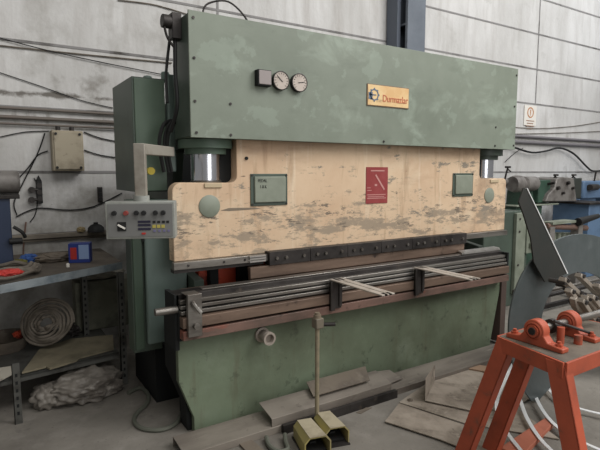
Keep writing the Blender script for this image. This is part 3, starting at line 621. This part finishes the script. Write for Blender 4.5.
# ============================================================ BENDING LINKAGE above the trestle
lk = thing('steel_linkage', 'greasy steel bar linkage with bolts and hooked claws lying over the trestle right end', 'linkage', (2.95, 1.5, TH))
def flat(p, q, w, t, m, parent, name='link_bar', **k):
    p, q = Vector(p), Vector(q); d = (q - p).normalized(); u = d.cross(Vector((0, 0, 1))).normalized(); v = u.cross(d)
    b = bmn(); vs = []
    for c in (p, q): vs += [b.verts.new(c + u*a*w/2 + v*e*t/2) for a, e in ((-1,-1),(1,-1),(1,1),(-1,1))]
    for f in ((0,1,2,3),(7,6,5,4),(0,4,5,1),(1,5,6,2),(2,6,7,3),(3,7,4,0)): b.faces.new([vs[i] for i in f])
    return obj(name, b, m, parent, bev=.003, **k)
LY = 1.60
def LP(x, y, dy=0): return atY(x, y, LY + dy)
M_link = mat('greasy_bright_link', sr(164, 154, 142), .4, .35, [(sr(120, 112, 102), 8, .45, .68)])
for (a, c, dy) in (((562, 279), (592, 307), 0), ((578, 275), (604, 300), .06), ((584, 297), (612, 330), -.08), ((568, 290), (590, 322), -.04), ((580, 300), (606, 340), -.12), ((590, 296), (620, 334), -.10), ((596, 285), (622, 318), .02)):
    p, q = LP(*a, dy), LP(*c, dy); fb = flat(p, q, .042, .026, M_link, lk)
    for t in (.08, .5, .9):
        m_ = p.lerp(q, t); b = bmn(); cyl(b, m_ + Vector((0, -.03, .008)), m_ + Vector((0, .02, .02)), .013, 6); obj('bolt', b, M_dsteel, fb)
for dx, dy in ((0, 0), (16, .05)):
    b = bmn(); tube(b, [LP(573 + dx, 298, -.09 + dy), LP(576 + dx, 308, -.09 + dy), LP(585 + dx, 312, -.09 + dy), LP(590 + dx, 320, -.09 + dy), LP(590 + dx, 332, -.09 + dy)], 0, sq=(.018, .012)); obj('claw', b, M_link, lk, bev=.003)
for k in range(4):
    b = bmn(); q = LP(566 + k*7, 283 + k*4, -.02); cyl(b, q, q + Vector((0, .10, 0)), .014, 12); obj('link_pin', b, M_dsteel, lk)
b = bmn(); cyl(b, LP(575, 300, .05), LP(600, 340, .05), .04, 14); cyl(b, LP(592, 318, -.02), LP(612, 338, -.02), .045, 14); obj('link_core', b, M_dsteel, lk)

# ============================================================ CRESCENT AND RING BLANKS
def outlineY(px, y, t):
    b = bmn(); prism(b, [atY(a, c, y) for a, c in px], (0, t, 0)); return b
# split ring blank (a screw flight): an annular sector whose far end is twisted away from its near end
b = bmn(); n = 44; rows = []
for k in range(n + 1):
    t = k / n; a = R(232 - 256 * t)          # from the cut at the lower left, over the top, round to the right
    y = 1.93 - .14 * t
    o_ = atY(582 + 73 * math.cos(a), 331 - 97 * math.sin(a), y); i_ = atY(582 + 41 * math.cos(a + R(4)*(1 - t)), 330 - 58 * math.sin(a + R(4)*(1-t)), y)
    for q in (o_, i_): q.z = max(q.z, .0)
    rows.append([b.verts.new(o_), b.verts.new(i_), b.verts.new(i_ + Vector((0, .012, 0))), b.verts.new(o_ + Vector((0, .012, 0)))])
for p, q in zip(rows, rows[1:]):
    for m_ in range(4): b.faces.new((p[m_], p[(m_+1) % 4], q[(m_+1) % 4], q[m_]))
b.faces.new(rows[0]); b.faces.new(rows[-1][::-1])
rg = obj('split_ring_plate', b, M_disc, label='large grey split ring of sheet steel standing on edge behind the orange trestle', cat='ring plate', bev=.001)
obj('stiffener_blade', outlineY([(524, 188), (527.5, 188), (546, 226), (567.5, 273), (556, 279), (545, 282), (534, 262), (531, 238), (524, 215), (519, 202)], 1.83, .010), M_cres, rg, label='dark tapering blade crossing the ring', bev=.001)
b = bmn(); prism(b, [atY(526.8, 188, 1.826), atY(527.6, 188, 1.826), atY(568.3, 273.5, 1.826), atY(567.4, 273.8, 1.826)], (0, .014, 0)); obj('ground_edge', b, M_strip, rg, label='bright ground edge')
for i, (pts_, lb) in enumerate((
    ([(516, 358), (505, 380), (497, 400), (499, 418), (508, 434), (522, 452)], 'bright curved strip seen between the left pair of orange legs'),
    ([(519, 396), (526, 416), (538, 436), (553, 452), (566, 462)], 'bright curved strip in the middle of the trestle opening'),
    ([(531, 384), (538, 402), (550, 420), (570, 436), (600, 450)], 'bright curved strip passing behind the right orange leg'),
    ([(540, 376), (551, 392), (572, 406), (605, 415)], 'bright curved strip furthest back under the trestle'))):
    b = bmn(); P = [atZ(x, y, .035) for x, y in pts_]; tube(b, P, 0, sq=(.012, .003)); obj('steel_strip', b, M_strip, label=lb, cat='steel strip', group='bright curved strips under the trestle')
# low stock rack standing inside the ring's opening
sr_ = thing('stock_rack', 'low dark rack of steel rods seen through the opening of the crescent plate', 'rack', (4.2, 2.32, 0))
b = bmn()
for x in (3.62, 5.2): box(b, (x, 2.22, 0), (x + .03, 2.25, .64)); box(b, (x, 2.42, 0), (x + .03, 2.45, .64)); box(b, (x, 2.25, .56), (x + .03, 2.42, .59)); box(b, (x, 2.25, .44), (x + .03, 2.42, .47))
for y in (2.22, 2.42): box(b, (3.65, y, .52), (5.2, y + .03, .55))
obj('rack_frame', b, M_dsteel, sr_)
for z, y, m in ((.606, 2.27, M_dsteel), (.606, 2.36, M_steel), (.484, 2.28, M_bright), (.484, 2.36, M_dsteel)):
    b = bmn(); cyl(b, (3.55, y, z), (5.3, y, z), .014, 10); obj('rod', b, m, sr_)

# ============================================================ MACHINES AT THE BACK RIGHT
gm = thing('guillotine_shear', 'pale green machine frame with rounded shoulder standing behind the right end of the press', 'machine', (5.4, 3.8, 0))
b = bmn(); prism(b, [(4.75, 3.6, 0), (4.75, 3.6, 1.10), (4.80, 3.6, 1.14), (5.50, 3.6, 1.14), (5.56, 3.6, 1.08), (5.60, 3.6, 0)], (0, .5, 0)); obj('frame', b, M_dgreen, gm, bev=.01)
b = bmn(); box(b, (5.28, 3.55, .15), (5.46, 3.6, 1.12)); obj('slide', b, M_pale, gm, bev=.008, label='pale upright slide')
b = bmn(); prism(b, [(5.50, 3.56, .62), (5.50, 3.56, .95), (5.56, 3.56, .95), (5.78, 3.56, .72), (5.78, 3.56, .62)], (0, .04, 0)); cyl(b, (5.55, 3.56, .72), (5.70, 3.50, .72), .03); obj('bracket', b, M_pale, gm, bev=.005)
for z in (1.05, .9, .5): bolt(gm, (5.33, 3.55, z), (0, -1, 0), .014, .008)

lt = thing('lathe', 'dark green lathe with grey carriage standing by the wall on cabinet legs', 'lathe', (7.1, 4.4, 0))
LYY = 4.2
def lp(x, y): q = atY(x, y, LYY); return q.x, q.z
def lbox(name, x0, y0, x1, y1, m, d0=0, d1=.35, **k):
    a, za = lp(x0, y1); c, zc = lp(x1, y0); b = bmn(); box(b, (a, LYY + d0, za), (c, LYY + d1, zc)); return obj(name, b, m, lt, bev=.012, **k)
a, z1 = lp(516, 206); c, _ = lp(556, 206)
b = bmn(); box(b, (a, LYY, 0), (c - .35, LYY + .4, z1)); obj('cabinet_leg', b, M_lgreen, lt, bev=.01)
lbox('bed', 514, 203, 556, 207, M_pale, -.05, .4)
lbox('headstock', 538, 180, 551, 203, M_lgreen, 0, .35)
b = bmn(); prism(b, [atY(x, y, LYY - .06) for x, y in ((557, 178.5), (563, 177), (574, 178), (577, 201.5), (546, 201.5), (549, 194), (555, 188))], (0, .36, 0)); obj('carriage', b, M_grey, lt, bev=.015, label='grey carriage block')
lbox('gear_cover', 572, 178, 581, 199, mat('dark_gear_cover', sr(52, 56, 52), .5), -.02, .3)
b = bmn(); p1, p2 = atY(498, 177, LYY), atY(538, 186, LYY); zc = (p1.z + p2.z) / 2
cyl(b, (p1.x - .1, LYY + .1, zc), (p2.x, LYY + .1, zc), .05, 18); lathe(b, [(0, 0), (.10, 0), (.115, .05), (.115, .16), (.07, .18), (.07, .24), (.10, .26), (.10, .50), (.06, .54), (0, .54)], atY(512, 184, LYY), (1, 0, 0), 24); obj('spindle', b, M_grey, lt, label='grey chuck and spindle')
b = bmn(); x_, z_ = lp(527, 182); a, zb = lp(517, 207); prism(b, [(x_ - .08, LYY, z_), (x_ + .12, LYY, z_), (x_ + .20, LYY, zb), (x_ - .10, LYY, zb)], (0, .25, 0)); obj('tailstock', b, M_lgreen, lt, bev=.01)
for x, y in ((508, 167), (556, 175), (574, 175)):
    b = bmn(); q = atY(x, y, LYY); cyl(b, (q.x, LYY + .05, zc), q, .012); cyl(b, q + Vector((-.05, 0, 0)), q + Vector((.05, 0, 0)), .014); cyl(b, q + Vector((0, 0, -.03)), q + Vector((.06, 0, -.06)), .01); obj('hand_lever', b, M_dsteel, lt)
for k in range(5): b = bmn(); q = atY(548 + k*5, 184 + (k % 3) * 5, LYY); cyl(b, q, q + Vector((0, -.10, .02)), .02 + .006 * (k % 2)); obj('control_knob', b, M_dsteel, lt)
zt_ = lp(554, 203)[1]; a = atY(553, 203, 4.55).x
b = bmn(); box(b, (a, 3.98, 0), (8.15, 4.55, zt_ - .03)); bc = obj('cabinet', b, M_blue, lt, bev=.01, label='bright blue steel cabinet under the carriage')
b = bmn(); box(b, (a - .08, 3.93, zt_ - .03), (8.22, 4.6, zt_)); obj('cabinet_top', b, M_dsteel, bc, bev=.004)
l2 = thing('blue_lathe', 'blue lathe headstock behind the right side of the blue cabinet', 'lathe', (8.9, 4.6, 0))
b = bmn(); q0, q1 = atY(583, 199, 4.4), atY(600, 181, 4.4); box(b, (q0.x, 4.4, q0.z), (q1.x + .8, 4.75, q1.z)); obj('headstock', b, M_blue, l2, bev=.02)
b = bmn(); box(b, (q0.x, 4.45, 0), (q0.x + .5, 4.7, q0.z)); box(b, (q1.x + .3, 4.45, 0), (q1.x + .8, 4.7, q0.z)); obj('cabinet_leg', b, M_blue, l2, bev=.01)
b = bmn(); q = atY(596, 172, 4.4); cyl(b, (q.x, 4.42, q1.z), q, .014); cyl(b, (q.x - .25, 4.36, q1.z - .1), (q.x + .1, 4.42, q1.z - .1), .05); obj('hand_lever', b, M_dsteel, l2)
mb = thing('pipe_bender', 'rusty horizontal shaft bench with dark crank arm in front of the blue cabinet', 'machine', (6.2, 3.4, 0))
b = bmn(); cyl(b, atY(546, 226, 3.4), atY(586, 228, 3.4), .035, 16); obj('shaft', b, M_redbar, mb)
b = bmn(); cyl(b, atY(578, 222, 3.35), atY(598, 216, 3.35), .05, 14, .03); obj('crank', b, M_black, mb, label='black crank arm')
b = bmn(); p = atY(549, 222, 3.4); box(b, (p.x, 3.35, p.z - .03), (p.x + .5, 3.5, p.z)); obj('tray', b, M_pale, mb)
b = bmn(); p = atY(577, 231, 3.4); box(b, (p.x - .04, 3.36, 0), (p.x + .06, 3.46, p.z + .12)); obj('post', b, M_grey, mb); b = bmn(); p = atY(549, 230, 3.4); box(b, (p.x - .04, 3.36, 0), (p.x + .06, 3.46, p.z + .04)); obj('post', b, M_grey, mb)
for k in range(5):
    b = bmn(); p = atY(552 + k * 5, 236, 3.45); cyl(b, (p.x, 3.5, .55), (p.x, 3.5, p.z + .04), .035, 12); obj('upright_tube', b, M_pale, mb)
obj('tube_tray', box(bmn(), (atY(549, 236, 3.5).x, 3.42, .52), (atY(577, 236, 3.5).x, 3.58, .55)), M_grey, mb)

# ============================================================ WALL FITTINGS
def wire(name, px, r, m, label, cat='cable', y=WY - .012, group=None):
    b = bmn(); tube(b, [atY(a, c, y) for a, c in px], r, seg=6, n=4); return obj(name, b, m, label=label, cat=cat, group=group)
def pipe(z, x0, x1, r, m, label, y=WY - .03, group='conduits along the wall', dz=0):
    b = bmn(); cyl(b, (x0, y, z), (x1, y, z - dz), r, 12); return obj('conduit', b, m, label=label, cat='conduit', group=group)
M_cond = mat('dark_conduit', sr(108, 101, 94), .6, .2, [(sr(110, 100, 94), 6, .5, .7)])
pipe(2.135, -1.3, 1.25, .013, M_cond, 'dark conduit on the left wall, topmost of the three above the grimy box', dz=.0)
pipe(2.06, -1.3, 1.25, .016, M_cond, 'thick dark conduit on the left wall, middle of the three above the grimy box', dz=.0)
pipe(2.005, -1.3, 1.25, .010, M_cond, 'thin dark conduit on the left wall just above the grimy box', dz=.0)
pipe(2.165, 4.9, 12.5, .022, mat('grey_conduit', sr(116, 113, 116), .6), 'upper dark conduit along the wall right of the press', y=WY-.04)
pipe(2.075, 4.9, 12.5, .026, MATS['grey_conduit'], 'lower dark conduit along the wall right of the press', y=WY-.04)
wire('wall_wire', [(0, 38), (50, 51), (100, 62), (150, 72), (175, 77)], .0045, M_black, 'thin black wire sagging steepest across the upper left wall', y=WY-.02)
wire('wall_wire', [(-5, 45), (60, 52), (120, 58), (172, 63)], .0065, M_rope, 'grey double wire crossing the upper left wall')
wire('wall_wire', [(-5, 71), (40, 86), (80, 100), (113, 108)], .004, M_black, 'thin black wire on the left wall below the grey wire')
wire('wall_wire', [(118, 0), (150, 4), (170, 9), (186, 14)], .006, M_rope, 'wire along the joint at the top left of the wall')
wire('wall_wire', [(0, 137), (25, 132), (49, 131)], .0045, M_black, 'black cable from the left edge into the grimy box')
wire('wall_wire', [(45, 133), (37, 155), (22, 185), (14, 203), (17, 215)], .0055, M_black, 'black cable hanging from the left corner of the grimy box')
wire('wall_wire', [(48, 151), (38, 155), (28, 168), (19, 178)], .0055, M_black, 'short black cable curving from the box side toward the grinder')
wire('wall_wire', [(84, 132), (100, 138), (120, 142)], .0055, M_black, 'upper black cable between the grimy box and green cabinet')
wire('wall_wire', [(84, 150), (100, 155), (120, 158)], .0055, M_black, 'lower black cable between the grimy box and green cabinet')
wire('wall_wire', [(16, 217), (28, 211), (42, 208), (70, 210), (95, 206), (122, 193)], .006, M_black, 'black cable drooping under the wall sockets')
wire('wall_wire', [(26, 222), (24, 240), (23, 262)], .007, M_redbar, 'brown cable hanging down to the bench')
wire('wall_wire', [(34, 178), (38, 188), (36, 212), (30, 222)], .0045, M_black, 'thin lead hanging from the socket strip')
wire('power_cable', [(505, 144), (516, 148), (532, 152.5), (546, 151), (560, 148), (574, 154), (586, 166), (593, 171), (606, 170)], .016, M_black, 'thick black cable looping along the wall above the lathe', y=WY-.08)
wire('wall_wire', [(505, 162), (515, 153), (523, 148)], .0055, M_black, 'short black lead by the right press cylinder', y=WY-.05)
wire('wall_wire', [(512, 127), (540, 128.5), (575, 126), (606, 121)], .006, M_rope, 'grey wire rising to the right above the right conduits')
wire('wall_wire', [(512, 134), (560, 133), (606, 131)], .006, M_rope, 'grey wire just above the right conduits')
b = bmn(); p, q = atY(49.5, 131, WY), atY(82, 171, WY); box(b, (p.x, WY - .14, q.z), (q.x, WY, p.z)); jb = obj('junction_box', b, M_jbox, label='grimy cream metal electrical box mounted on the left wall', cat='electrical box', bev=.006)
b = bmn(); box(b, (p.x + .015, WY - .152, q.z + .015), (q.x - .015, WY - .14, p.z - .015)); obj('box_lid', b, M_jbox, jb, bev=.003)
for x in (p.x + .03, q.x - .03):
    for z in (q.z + .03, p.z - .03): bolt(jb, (x, WY - .152, z), (0, -1, 0), .012, .008, M_black)
for x in (p.x + .06, q.x - .08):
    b = bmn(); cyl(b, (x, WY - .06, p.z), (x, WY - .06, p.z + .04), .02); obj('cable_gland', b, M_dsteel, jb)
b = bmn(); p, q = atY(35.5, 181, WY), atY(42.5, 203, WY); box(b, (p.x, WY - .05, q.z), (q.x, WY - .002, p.z)); prism(b, [(p.x, WY - .05, p.z), (q.x, WY - .05, p.z), ((p.x + q.x)/2, WY - .05, p.z + .05)], (0, .04, 0)); so = obj('socket_strip', b, M_black, label='black socket strip with plugs hanging left of the box', cat='socket', bev=.004)
for zf in (.2, .5, .8):
    b = bmn(); z = q.z + (p.z - q.z) * zf; cyl(b, ((p.x + q.x)/2, WY - .056, z), ((p.x + q.x)/2, WY - .05, z), .022); obj('socket', b, M_dsteel, so)
for x, y in ((32, 190), (32, 200)):
    b = bmn(); c = atY(x, y, WY - .06); cyl(b, c, c + Vector((0, .05, 0)), .026, 14); cyl(b, c + Vector((0, .02, 0)), c + Vector((.05, .02, 0)), .014, 10); obj('plug', b, M_dsteel, so)
b = bmn(); p, q = atY(97, 187, WY), atY(102.5, 202, WY); box(b, (p.x, WY - .03, q.z), (q.x, WY, p.z)); so = obj('wall_socket', b, M_dsteel, label='small dark triple socket on the wall right of the box', cat='socket', bev=.004)
for zf in (.2, .5, .8):
    b = bmn(); z = q.z + (p.z - q.z) * zf; cyl(b, ((p.x + q.x)/2, WY - .036, z), ((p.x + q.x)/2, WY - .03, z), .018); obj('socket', b, M_black, so)
# warning sign
p, q = atY(524, 105, WY), atY(535, 126, WY)
ws = obj('warning_sign', box(bmn(), (p.x, WY - .014, q.z), (q.x, WY - .007, p.z)), M_white, label='small white paper warning notice with orange ring on the wall', cat='sign')
cx = (p.x + q.x) / 2; zc_ = p.z - .11
b = bmn(); lathe(b, [(.085, 0), (.085, .003), (.066, .003), (.066, 0), (.085, 0)], (cx, WY - .014, zc_), (0, -1, 0), 32); box(b, (cx - .01, WY - .017, zc_ - .02), (cx + .01, WY - .014, zc_ + .045)); box(b, (cx - .01, WY - .017, zc_ - .045), (cx + .01, WY - .014, zc_ - .028)); obj('sign_symbol', b, mat('orange_ink', sr(186, 128, 84), .6), ws)
b = bmn()
for k, wd in enumerate((.15, .12, .15, .10)): box(b, (cx - wd/1.4, WY - .016, zc_ - .14 - k*.04), (cx + wd/1.4, WY - .014, zc_ - .125 - k*.04))
obj('sign_print', b, mat('brown_ink', sr(160, 128, 110), .6), ws)

# ============================================================ BENCH AND RACK ON THE LEFT
BZ = .90
wb = thing('workbench', 'long grimy steel workbench with blue grey edge and lower shelf along the left wall', 'workbench', (.4, 4.1, 0))
F1, F2 = atZ(27, 280, BZ), atZ(116, 263, BZ); d = (F2 - F1).normalized(); F0 = F1 - d * 1.1; F2 = F1 + d * ((.90 - F1.x) / d.x)
Bk = [Vector((F2.x, WY - .10, BZ)), Vector((F0.x, WY - .10, BZ))]
b = bmn(); prism(b, [F0, F2, Bk[0], Bk[1]], (0, 0, -.012)); obj('worktop', b, M_benchtop, wb)
nrm = Vector((d.y, -d.x, 0))
b = bmn(); prism(b, [F0 + nrm*.003, F2 + nrm*.003, F2 + nrm*.003 - Vector((0,0,.055)), F0 + nrm*.003 - Vector((0,0,.055))], -nrm * .012); obj('edge_angle', b, M_benchedge, wb, bev=.002, label='blue grey front edge')
def rleg(p, ztop, name='leg'):
    b = bmn(); box(b, (p[0] - .022, p[1], 0), (p[0] + .022, p[1] + .004, ztop)); box(b, (p[0] - .022, p[1], 0), (p[0] - .018, p[1] + .045, ztop)); l = obj(name, b, M_rack, wb)
    b = bmn(); z = .06
    while z < ztop - .05: box(b, (p[0] - .006, p[1] - .001, z), (p[0] + .008, p[1] + .001, z + .022)); z += .05
    obj('slots', b, M_void, l)
L1 = atZ(19, 424, 0); L2 = atZ(126, 386, 0)
rleg((L1.x, L1.y), .40); rleg((L2.x, L2.y + .03), .86); rleg((.665, 4.30), .87); rleg((-.1, 4.5), .87)
SZ = .27
s1 = atZ(-30, 387, SZ); s2 = atZ(119, 352, SZ)
b = bmn(); prism(b, [s1, s2, Vector((s2.x, 4.6, SZ)), Vector((s1.x, 4.6, SZ))], (0, 0, -.02)); sd = (s2 - s1).normalized(); prism(b, [s1, s2, s2 - Vector((0,0,.045)), s1 - Vector((0,0,.045))], Vector((-sd.y, sd.x, 0)) * .006); obj('shelf', b, M_rack, wb)
# cardboard sheets on the shelf
b = bmn(); P = [atZ(x, y, SZ + .005) for x, y in ((22, 374), (46, 368), (50, 370), (76, 362), (80, 359), (114, 350), (113, 336), (72, 340), (40, 350))]; prism(b, P, (0, 0, .012)); obj('cardboard_sheet', b, mat('olive_card', sr(128, 120, 100), .85, 0, [(sr(98, 92, 76), 5, .45, .68)]), label='torn cardboard sheet lying on the lower bench shelf', cat='cardboard')
b = bmn(); P = [atZ(x, y, SZ + .005) for x, y in ((-20, 392), (14, 374), (18, 366), (-20, 372))]; prism(b, P, (0, 0, .008)); obj('paper_sheet', b, mat('pale_sheet', sr(190, 184, 170), .8), label='pale sheet overhanging the left end of the lower shelf', cat='sheet')
# basin on the shelf
c = atZ(14, 352, SZ); b = bmn(); lathe(b, [(0, .01), (.13, .01), (.19, .10), (.20, .10), (.14, 0), (0, 0)], (c.x - .06, c.y + .10, SZ + .002), (0, 0, 1), 32); bs = obj('metal_basin', b, M_dusty, label='shallow round metal basin on the lower shelf', cat='basin')
b = bmn(); blob(b, (c.x + .05, c.y + .10, SZ + .10), (.045, .04, .03), .3); obj('red_rag', b, M_redpaint, label='dark red rag lying in the metal basin', cat='rag')
# coils
def coil(name, c, r0, n, r, m, label, cat, tilt=(0, 0, 0), dz=.012, sq=.9):
    b = bmn(); pts = []
    for k in range(n * 14):
        a = 2 * PI * k / 14; rr = r0 * (1 - (.10 if n == 8 else .05) * (k / 14) + .05 * math.sin(k * .37 + (k // 14) * 2.3) + .03 * math.sin(k * .9)); pts.append(Matrix.Translation(c) @ Matrix.Rotation(tilt[2], 4, 'Z') @ Matrix.Rotation(tilt[0], 4, 'X') @ Vector((rr * math.cos(a), rr * sq * math.sin(a), dz * ((k / 14) * 1.0 if n > 8 else k / 14) + .01 * math.sin(k * 2.3))))
    tube(b, pts, r, seg=8, n=3); return obj(name, b, m, label=label, cat=cat)
cz = atY(47, 315, 4.12); coil('cable_coil', Vector((cz.x, 4.10, SZ + .20)), .185, 8, .011, M_rope, 'large coil of dusty grey cable standing on the shelf under the bench', 'cable coil', (R(72), 0, R(-24)), .010, .95)
c = atZ(8, 279, BZ); coil('hose_coil', Vector((c.x - .02, c.y + .06, BZ + .026)), .24, 5, .013, M_rope, 'coil of dusty hose lying at the left end of the bench top', 'hose coil', (0, 0, R(20)), .010, .7)
c = atZ(9, 279, BZ + .07); b = bmn(); blob(b, (c.x, c.y + .06, BZ + .098), (.08, .055, .022), .2, flat=BZ + .082); obj('plastic_disc', b, M_red, label='red plastic disc resting on the hose coil', cat='disc')
# carton
p = atZ(73, 263, BZ); q = atZ(93, 261, BZ); cp_ = thing('oil_carton', 'dark blue and red carton with pale blue side standing on the bench', 'carton', (p.x + .05, p.y + .05, BZ))
h = atY(72, 243, p.y).z - BZ - .005; wx = .155
Mx = Matrix.Translation((p.x - .03, p.y, BZ)) @ Matrix.Rotation(R(-20), 4, 'Z')
b = bmn(); box(b, (0, 0, .001), (wx, .10, h), Mx); bx_ = obj('box', b, M_bluebox, cp_, bev=.003)
b = bmn(); box(b, (.075, -.002, .03), (.148, 0, h - .01), Mx); obj('front_label', b, M_bluebox2, bx_, label='pale blue label')
b = bmn(); box(b, (.015, -.002, .03), (.06, 0, h - .03), Mx); obj('red_label', b, M_red, bx_)
c = atZ(32, 262, BZ); b = bmn(); blob(b, (c.x - .02, c.y, BZ + .03), (.06, .04, .035), .35, 4, seed=3, flat=BZ); obj('blue_rag', b, mat('blue_cloth', sr(70, 104, 168), .8), label='crumpled blue rag on the bench', cat='rag')
c = atZ(51, 262, BZ); b = bmn(); blob(b, (c.x + .03, c.y, BZ + .035), (.13, .05, .04), .3, 3, seed=5, flat=BZ); obj('leather_glove', b, M_dusty, label='dusty grey work glove lying beside the blue rag', cat='glove')
c = atZ(23, 266, BZ); b = bmn(); blob(b, (c.x - .02, c.y + .02, BZ + .02), (.05, .04, .03), .35, 4, seed=8, flat=BZ); obj('yellow_rag', b, mat('olive_cloth', sr(120, 116, 60), .8), label='small olive rag left of the blue rag', cat='rag')
c = atZ(68, 267, BZ); b = bmn(); lathe(b, [(0, 0), (.012, 0), (.012, .022), (.008, .028), (0, .028)], (c.x, c.y, BZ), (0, 0, 1), 14); obj('white_cap', b, M_white, label='tiny white bottle cap by the bench front edge', cat='cap')
c = atY(95, 235, WY - .03); b = bmn(); lathe(b, [(0, 0), (.075, 0), (.07, .035), (.045, .06), (.02, .07), (.02, .085), (0, .085)], (c.x, WY - .09, 1.056), (0, 0, 1), 20); obj('dark_bell', b, M_black, label='small black bell shaped fitting sitting on the wall batten', cat='fitting')
c = atY(81, 235, WY - .03); b = bmn(); blob(b, (c.x, WY - .045, 1.075), (.035, .03, .028), .3, 4, seed=2, flat=1.056); obj('putty_lump', b, mat('ochre_lump', sr(150, 134, 100), .8), label='small ochre lump beside the black fitting on the batten', cat='lump')
# grinder at the left edge
gr = thing('bench_grinder', 'grey drum headed grinder on dark blue column at the left edge of the bench', 'grinder', (.0, 4.05, BZ))
g0 = atY(18, 182, 4.10); b = bmn(); cyl(b, (g0.x - .55, 4.10, g0.z), (g0.x, 4.10, g0.z), .082, 32); cyl(b, (g0.x - .02, 4.10, g0.z - .0), (g0.x + .01, 4.10, g0.z), .07, 32); obj('drum', b, M_grey, gr, bev=.006)
b = bmn(); box(b, (g0.x - .5, 4.0, g0.z - .115), (g0.x - .0, 4.20, g0.z - .085)); obj('saddle', b, M_dsteel, gr, bev=.004)
b = bmn(); box(b, (g0.x - .35, 4.02, BZ + .03), (g0.x - .06, 4.18, g0.z - .11)); box(b, (g0.x - .42, 3.98, BZ), (g0.x - .02, 4.22, BZ + .04)); obj('column', b, M_navy, gr, bev=.006)
b = bmn(); tube(b, [(g0.x - .05, 4.0, 1.22), (g0.x - .0, 3.99, 1.18), (g0.x + .02, 4.0, 1.14)], .012); cyl(b, (g0.x - .08, 3.99, 1.12), (g0.x - .0, 3.99, 1.12), .022); obj('feed_handle', b, M_black, gr)
# sack below
c = atZ(86, 404, 0); b = bmn(); blob(b, (c.x, c.y + .14, .08), (.27, .17, .112), .32, 2.2, 5, seed=11, flat=.0); blob(b, (c.x - .23, c.y + .12, .06), (.09, .11, .085), .35, 2.5, 4, seed=4, flat=0); obj('plastic_sack', b, M_sack, label='crumpled dirty plastic sack lying on the floor under the bench shelf', cat='sack', ang=180)
# hose on the floor
P = [atZ(x, y, .014) for x, y in ((128, 393), (140, 388), (148, 394), (147, 403), (138, 412), (134, 420), (141, 428), (160, 430), (175, 424), (181, 414))]
b = bmn(); tube(b, P, .014); obj('floor_hose', b, M_hose, label='grey green hose snaking over the floor left of the press', cat='hose')
# long things behind on the shelf: a grey carton and rolled cloth
b = bmn(); p = atZ(78, 330, SZ); box(b, (p.x - .02, 4.40, SZ + .001), (p.x + .46, 4.58, SZ + .42)); obj('dusty_drum_box', b, mat('dusty_olive_box', sr(120, 120, 106), .7, 0, [(sr(70, 70, 62), 5, .45, .7)]), label='dusty olive metal box standing at the back of the lower shelf', cat='box', bev=.01)
b = bmn(); blob(b, (p.x + .2, 4.48, SZ + .462), (.20, .07, .042), .25, 3, 4, seed=9, flat=SZ + .422); obj('dust_cloth', b, mat('pale_dust_cloth', sr(150, 146, 136), .8), label='crumpled dusty cloth lying on top of the olive box', cat='cloth')
b = bmn(); c = atZ(74, 336, SZ); blob(b, (c.x, c.y - .0, SZ + .045), (.045, .04, .045), .35, 4, seed=6, flat=SZ); obj('metal_scrap', b, M_dsteel, label='dark scrap lump beside the cable coil', cat='scrap')
